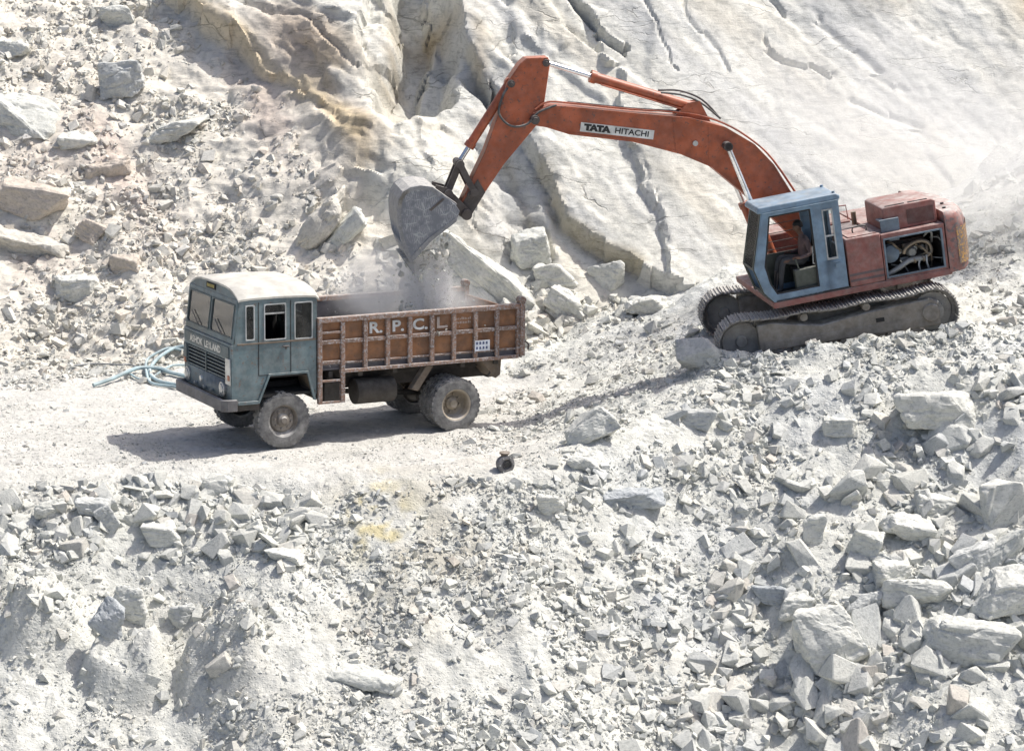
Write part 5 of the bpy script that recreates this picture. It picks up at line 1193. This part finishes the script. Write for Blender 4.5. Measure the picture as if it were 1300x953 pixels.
def link_bar(name, a, b, y, w=0.055, t=0.04):
    A, Bv = Vector((a[0], y, a[1])), Vector((b[0], y, b[1])); d = (Bv - A).normalized(); n_ = Vector((d.z, 0, -d.x)) * w
    m = MB(); m.prism([((A + n_).x, (A + n_).z), ((Bv + n_).x, (Bv + n_).z), ((Bv - n_).x, (Bv - n_).z), ((A - n_).x, (A - n_).z)], y - t / 2, y + t / 2)
    for q in (A, Bv): m.cyl(q - Vector((0, t * 0.7, 0)), q + Vector((0, t * 0.7, 0)), w * 1.35, n=16)
    return up(name, m, 'darksteel')
for yy in (-0.22, 0.22): link_bar('side_link', (6.83, 4.58), (6.66, 4.02), yy)
link_bar('bucket_link', (6.83, 4.58), (7.14, 4.08), 0.10, 0.06, 0.06); link_bar('bucket_link', (6.83, 4.58), (7.14, 4.08), -0.10, 0.06, 0.06)
shell = [(7.05, 3.93), (7.30, 4.18), (7.45, 4.33), (7.66, 4.40), (7.86, 4.40), (8.00, 4.34), (8.10, 4.22), (8.16, 4.04), (8.19, 3.80), (8.19, 3.50), (8.15, 3.25), (8.09, 3.02)]
def inset(pl, t):
    out = []
    for i, (x, z) in enumerate(pl):
        ax, az = pl[max(i - 1, 0)]; bx, bz = pl[min(i + 1, len(pl) - 1)]; dx, dz = bx - ax, bz - az; L_ = math.hypot(dx, dz)
        out.append((x + dz / L_ * t, z - dx / L_ * t))
    return out
m = MB(); ins = inset(shell, 0.035)
for i in range(len(shell) - 1): m.prism([shell[i], shell[i + 1], ins[i + 1], ins[i]], -0.55, 0.55)
bk = up('bucket', m, 'bucket')
sidep = shell[1:] + [(7.98, 3.10), (7.65, 3.36), (7.12, 3.64), (7.03, 3.80), (7.08, 3.92)]
for ya in (0.551, -0.586):
    m = MB(); m.prism(sidep, ya, ya + 0.035); obj('side_plate', m, 'weld', bk, 0.006)
for ya in (0.586, -0.60):                               # rim strip and side cutter standing proud of the side plates
    m = MB(); s2 = inset(shell, 0.07)
    for i in range(1, len(shell) - 1): m.prism([shell[i], shell[i + 1], s2[i + 1], s2[i]], ya, ya + 0.014)
    obj('rim_strip', m, 'bucket', bk)
    m = MB(); m.prism([(8.09, 3.02), (7.98, 3.08), (7.65, 3.345), (7.12, 3.625), (7.10, 3.70), (7.66, 3.43), (8.02, 3.16), (8.11, 3.08)], ya, ya + 0.016); obj('side_cutter', m, 'bucket', bk, 0.004)
for ya in (-0.26, 0.20):
    m = MB(); m.prism([(7.34, 4.30), (7.14, 4.20), (7.00, 4.02), (6.80, 3.72), (6.78, 3.60), (6.88, 3.54), (7.06, 3.70), (7.32, 4.14), (7.36, 4.22)], ya, ya + 0.06); obj('bucket_ear', m, 'darksteel', bk, 0.006)
m = MB(); m.cyl((6.87, -0.30, 3.65), (6.87, 0.30, 3.65), 0.10, n=20); obj('bucket_pin', m, 'darksteel', bk, 0.008)
m = MB(); m.cyl((7.14, -0.30, 4.09), (7.14, 0.30, 4.09), 0.085, n=20); obj('bucket_pin', m, 'darksteel', bk, 0.008)
for k in range(5):
    yy = -0.48 + 0.24 * k; m = MB(); m.prism([(8.19, 3.12), (8.12, 2.96), (8.03, 2.76), (8.02, 2.96), (8.05, 3.12)], yy - 0.045, yy + 0.045); obj('tooth', m, 'bucket', bk, 0.004)
m = MB(); m.prism([(7.55, 3.90), (7.58, 3.93), (7.30, 4.10), (7.27, 4.07)], 0.586, 0.60); obj('wear_bar', m, 'darksteel', bk)
# hydraulic hoses
m = MB(); m.tube([(0.5, 0.15, 2.65), (0.95, 0.15, 3.55), (1.30, 0.15, 4.00), (1.80, 0.15, 4.42), (2.45, 0.15, 4.73), (3.50, 0.15, 5.00), (4.66, 0.15, 5.33), (5.05, 0.18, 5.42), (5.30, 0.22, 5.33)], 0.017, 6); obj('boom_line', m, 'orange', bo)
m = MB(); m.tube([(0.5, 0.08, 2.65), (0.95, 0.08, 3.56), (1.30, 0.08, 4.01), (1.80, 0.08, 4.43), (2.45, 0.08, 4.74), (3.50, 0.08, 5.01), (4.66, 0.08, 5.34)], 0.017, 6); obj('boom_line', m, 'hosemat', bo)
m = MB(); m.tube([(4.9, 0.22, 5.34), (5.25, 0.27, 5.28), (5.50, 0.27, 5.10), (5.80, 0.26, 5.12), (5.98, 0.24, 5.38), (5.86, 0.22, 5.68), (5.74, 0.16, 5.80)], 0.022, 8); up('stick_hose', m, 'hosemat')
m = MB(); m.tube([(2.9, 0.1, 5.20), (2.55, 0.12, 5.10), (2.2, 0.12, 4.90), (1.85, 0.12, 4.52)], 0.02, 8); m2 = up('cylinder_hose', m, 'hosemat')
m = MB(); m.tube([(2.9, -0.1, 5.22), (2.5, -0.1, 5.14), (2.1, -0.1, 4.90), (1.8, -0.1, 4.48)], 0.02, 8); up('cylinder_hose', m, 'hosemat')

# ------------------------------------------------------------------ the operator in the excavator cab
PM = EM @ UM
sk_v = {'pelvis': (0.78, 0.85, 1.74, .135, .15), 'waist': (0.76, 0.85, 1.90, .12, .14), 'chest': (0.76, 0.85, 2.08, .125, .17), 'neckb': (0.79, 0.85, 2.20, .07, .07), 'neck': (0.82, 0.85, 2.265, .05, .05),
        'jaw': (0.865, 0.85, 2.325, .065, .06), 'head': (0.865, 0.85, 2.39, .092, .078), 'crown': (0.85, 0.85, 2.455, .075, .068), 'nose': (0.955, 0.85, 2.375, .018, .014)}
ed = [('pelvis', 'waist'), ('waist', 'chest'), ('chest', 'neckb'), ('neckb', 'neck'), ('neck', 'jaw'), ('jaw', 'head'), ('head', 'crown'), ('head', 'nose')]
for sg, nm in ((1, 'l'), (-1, 'r')):
    y = 0.85 + sg * 0.19
    sk_v.update({nm + 'hip': (0.86, 0.85 + sg * 0.10, 1.74, .095, .095), nm + 'knee': (1.25, 0.85 + sg * 0.15, 1.83, .068, .068), nm + 'shin': (1.31, 0.85 + sg * 0.15, 1.60, .058, .058), nm + 'ankle': (1.36, 0.85 + sg * 0.15, 1.29, .042, .042), nm + 'toe': (1.52, 0.85 + sg * 0.16, 1.245, .04, .035),
                 nm + 'ear': (0.855, 0.85 + sg * 0.088, 2.385, .016, .02),
                 nm + 'sho': (0.76, y, 2.13, .068, .068), nm + 'elb': (0.74, 0.85 + sg * 0.27, 1.89, .048, .048), nm + 'wri': (0.96, 0.85 + sg * 0.30, 1.86, .03, .03), nm + 'palm': (1.03, 0.85 + sg * 0.30, 1.87, .03, .036)})
    ed += [('pelvis', nm + 'hip'), (nm + 'hip', nm + 'knee'), (nm + 'knee', nm + 'shin'), (nm + 'shin', nm + 'ankle'), (nm + 'ankle', nm + 'toe'), ('head', nm + 'ear'), ('chest', nm + 'sho'), (nm + 'sho', nm + 'elb'), (nm + 'elb', nm + 'wri'), (nm + 'wri', nm + 'palm')]
    for k in range(4):                                  # fingers closed round the lever, thumb from the side of the palm
        dy = (k - 1.5) * 0.020
        sk_v[f'{nm}f{k}a'] = (1.085, 0.85 + sg * 0.30 + dy, 1.885 - 0.004 * abs(k - 1), .009, .009); sk_v[f'{nm}f{k}b'] = (1.10, 0.85 + sg * 0.30 + dy, 1.85, .008, .008)
        ed += [(nm + 'palm', f'{nm}f{k}a'), (f'{nm}f{k}a', f'{nm}f{k}b')]
    sk_v[nm + 'tha'] = (1.03, 0.85 + sg * 0.255, 1.88, .010, .010); sk_v[nm + 'thb'] = (1.075, 0.85 + sg * 0.25, 1.865, .009, .009); ed += [(nm + 'palm', nm + 'tha'), (nm + 'tha', nm + 'thb')]
keys = list(sk_v); me = bpy.data.meshes.new('body'); me.from_pydata([sk_v[k][:3] for k in keys], [(keys.index(a), keys.index(b)) for a, b in ed], [])
po = bpy.data.objects.new('body', me); COL.objects.link(po)
md = po.modifiers.new('skin', 'SKIN'); md.branch_smoothing = 0.3
for k, sv in zip(keys, me.skin_vertices[0].data): sv.radius = sk_v[k][3:5]; sv.use_root = (k == 'pelvis')
ss = po.modifiers.new('sub', 'SUBSURF'); ss.levels = 2; ss.render_levels = 2
bpy.context.view_layer.update()
bme = bpy.data.meshes.new_from_object(po.evaluated_get(bpy.context.evaluated_depsgraph_get())); bpy.data.objects.remove(po)
for mm in ('shirt', 'trousers', 'skin', 'dark'): bme.materials.append(MT[mm])
for p in bme.polygons:
    x, y, z = p.center
    if z > 2.25 or (x > 0.97 and abs(y - 0.85) > 0.2 and z > 1.8 and z < 1.93): p.material_index = 2
    elif z < 1.30: p.material_index = 3
    elif (z < 1.82 or x > 0.98): p.material_index = 1
bme.shade_smooth()
person = bpy.data.objects.new('person', bme); COL.objects.link(person); person.matrix_world = PM
tag(person, 'dark-haired person in plum shirt and grey trousers seated in the excavator cab working the levers', 'person')
m = MB()
for i in range(7):
    for j in range(14): m.v.append((0.845 + 0.102 * cos(2 * pi * j / 14) * sin(0.24 * (i + 0.25)), 0.85 + 0.092 * sin(2 * pi * j / 14) * sin(0.24 * (i + 0.25)), 2.415 + 0.100 * cos(0.24 * (i + 0.25)) - (0.045 if (i == 6 and cos(2 * pi * j / 14) < 0.2) else 0)))
m.f = [(i * 14 + j, i * 14 + (j + 1) % 14, (i + 1) * 14 + (j + 1) % 14, (i + 1) * 14 + j) for i in range(6) for j in range(14)] + [tuple(range(13, -1, -1))]
obj('hair', m, 'hair', person)

# ------------------------------------------------------------------ what is being tipped: rock in flight, the load, dust
lip = PM @ Vector((7.70, 0, 3.30))
lc = TM @ Vector((0.30, 0.0, 1.4))
def cloud(n, fn, smin_, smax): 
    P = np.array([fn() for _ in range(n)]); Rn = RNG.normal(0, 1, (n, 3)); Rn /= np.linalg.norm(Rn, axis=1, keepdims=True)
    return dict(p=P, s=RNG.uniform(smin_, smax, n) ** 1.0, R=basis(Rn), t=TONES[RNG.choice(6, n, p=TONE_W['w'])])
def in_bucket():
    t = random.random(); return tuple(PM @ Vector((7.45 + 0.55 * t + random.uniform(-.1, .1), random.uniform(-.5, .5), 3.62 - 0.42 * t + random.uniform(-0.06, 0.30))))
def falling():
    t = random.random() ** 0.8; x = lip.x + 0.12 + random.gauss(0, 0.20 + 0.12 * t); y = lip.y + random.gauss(0, 0.26)
    return (x, y, lip.z + 0.15 - t * 1.85)
def loaded():
    x = random.uniform(-1.25, 2.7); y = random.uniform(-1.05, 1.05); h = 1.46 + 0.50 * math.exp(-((x - 0.4) / 1.1) ** 2) * (1 - 0.35 * y * y)
    return tuple(TM @ Vector((x, y, h + random.uniform(-0.08, 0.02))))
tag(merged('rubble_in_bucket', cat_sets([cloud(260, in_bucket, 0.06, 0.22)]), PRO_M), None, None)
tag(merged('falling_rubble', cat_sets([cloud(1300, falling, 0.012, 0.045), cloud(170, falling, 0.05, 0.12), cloud(30, falling, 0.12, 0.24)]), PRO_M), None, None)
m = MB(); nxl, nyl = 30, 18                           # heap of fines under the stones in the bed
for i in range(nxl + 1):
    for j in range(nyl + 1):
        x = -1.30 + 4.08 * i / nxl; y = -1.09 + 2.18 * j / nyl
        m.v.append((x, y, 1.42 + 0.50 * math.exp(-((x - 0.4) / 1.1) ** 2) * (1 - 0.35 * y * y) + 0.04 * sin(9 * x + 5 * y) * cos(7 * y)))
m.f = [(i * (nyl + 1) + j, (i + 1) * (nyl + 1) + j, (i + 1) * (nyl + 1) + j + 1, i * (nyl + 1) + j + 1) for i in range(nxl) for j in range(nyl)]
ld_ = obj('load_of_fines', m, 'rock'); ld_.matrix_world = TM; ld_.color = (0.62, 0.62, 0.60, 1); ld_['kind'] = 'stuff'
merged('load_rubble', cat_sets([cloud(900, loaded, 0.04, 0.20)]), PRO_M)

def dust_mat(name, dens, scale, lo, hi, col=(0.985, 0.985, 0.985), stretch=(1, 1, 1)):
    m = bpy.data.materials.new(name); m.use_nodes = True; t = m.node_tree; t.nodes.clear()
    o = N(t, 'OutputMaterial'); v = N(t, 'VolumePrincipled'); t.links.new(v.outputs[0], o.inputs['Volume'])
    v.inputs['Color'].default_value = (*col, 1); v.inputs['Anisotropy'].default_value = 0.3
    tc = N(t, 'TexCoord')
    ln = N(t, 'VectorMath', operation='LENGTH'); t.links.new(tc.outputs['Object'], ln.inputs[0])
    fall = remap(t, ln.outputs['Value'], 0.15, 1.0, 1.0, 0.0)
    mp = N(t, 'Mapping'); mp.inputs['Scale'].default_value = stretch; t.links.new(tc.outputs['Object'], mp.inputs[0])
    n = remap(t, noise(t, mp.outputs[0], scale, 4, 0.6, 0.4), lo, hi)
    t.links.new(math_n(t, 'MULTIPLY', math_n(t, 'MULTIPLY', fall, n), dens), v.inputs['Density']); return m
def puff(name, loc, rad, mat, rot=0):
    bm = bmesh.new(); bmesh.ops.create_icosphere(bm, subdivisions=3, radius=1.0); me = bpy.data.meshes.new(name); bm.to_mesh(me); bm.free()
    me.materials.append(mat); o = bpy.data.objects.new(name, me); COL.objects.link(o); o.location = loc; o.scale = rad; o.rotation_euler = (0, rot, 0); o['kind'] = 'stuff'; return o
puff('dust_cloud', (lip.x + 0.05, lip.y, lip.z - 0.95), (0.58, 0.6, 1.15), dust_mat('falling_dust', 22.0, 2.6, 0.36, 0.58, stretch=(1.6, 1.6, 0.8)))
puff('dust_cloud', (lip.x - 0.75, lip.y + 0.1, lip.z - 0.85), (1.35, 0.95, 1.05), dust_mat('drifting_dust', 3.4, 1.6, 0.36, 0.66))
puff('dust_cloud', (lip.x + 0.25, lip.y + 0.1, lip.z - 1.35), (1.15, 0.95, 0.75), dust_mat('bed_dust', 4.0, 2.0, 0.36, 0.66))
puff('dust_haze', (10.0, 6.3, 4.2), (8.0, 2.4, 3.2), dust_mat('hanging_dust', 0.7, 1.3, 0.30, 0.70), 0.35)

# ------------------------------------------------------------------ hoses and the scrap part by the road
def on_ground(px, py, h=0.03):
    p, n_ = surveyed(px, py); return (p.x, p.y, p.z + h)
def hose(pts, r, mat, label):
    m = MB(); m.tube([on_ground(x, y, r * 0.8 + h) for x, y, h in pts], r, 8, 5); o = obj('hose', m, mat); return tag(o, label, 'hose', None)
hose([(121, 488, 0.02), (140, 482, 0.05), (160, 476, 0.10), (180, 471, 0.10), (200, 470, 0.06), (220, 473, 0.03), (245, 478, 0.02)], 0.042, 'bluehose', 'thick pale blue hose curving across the ground to its cut end')
hose([(250, 490, 0.02), (222, 487, 0.02), (200, 482, 0.02), (192, 475, 0.05), (196, 466, 0.10), (206, 456, 0.10), (222, 447, 0.06), (240, 441, 0.03)], 0.038, 'bluehose', 'pale blue hose looped back on itself behind the truck front')
hose([(250, 494, 0.02), (215, 489, 0.02), (196, 485, 0.02), (189, 476, 0.06), (184, 461, 0.08), (196, 452, 0.10), (216, 447, 0.06), (250, 452, 0.03)], 0.030, 'bluehose', 'thinner pale blue hose running alongside the looped hose')
hose([(95, 463, 0.02), (120, 461, 0.02), (150, 461, 0.02), (170, 461, 0.02), (176, 465, 0.01)], 0.018, 'greyhose', 'thin grey cable lying straight behind the blue hoses')
hose([(240, 462, 0.02), (220, 464, 0.03), (205, 470, 0.02), (186, 480, 0.02), (172, 479, 0.02), (164, 474, 0.03)], 0.024, 'bluehose', 'short pale hose end crossing under the thick blue hose')
p = on_ground(640, 592, 0.0)
pu = tag(empty('pump_housing', Matrix.Translation((p[0], p[1], p[2] + 0.10)) @ Matrix.Rotation(radians(-62), 4, 'Z')), 'rusty scrap metal pump housing with an open round bore lying beside the road', 'scrap part')
m = MB(); m.lathe([(0.0, -0.12), (0.09, -0.12), (0.13, -0.08), (0.13, 0.02), (0.16, 0.04), (0.16, 0.09), (0.10, 0.10), (0.09, 0.04), (0.0, 0.03)], (0, 0, 0), 'X', 24); obj('casing', m, 'bumper', pu)
m = MB(); m.cyl((0.0, 0, 0.08), (0.01, 0, 0.19), 0.06, 0.065, 12); m.cyl((0.01, 0, 0.185), (0.012, 0, 0.21), 0.09, n=14); obj('outlet_flange', m, 'chassistan', pu)
m = MB(); m.lathe([(0.0, 0.0), (0.045, 0.0), (0.05, -0.01)], (0.105, 0, 0), 'X', 14); obj('shaft_bore', m, 'dark', pu)
for k in range(6):
    a = 2 * pi * k / 6; m = MB(); m.cyl((0.09, 0.135 * cos(a), 0.135 * sin(a)), (0.105, 0.135 * cos(a), 0.135 * sin(a)), 0.014, n=6); obj('bolt', m, 'silver', pu)
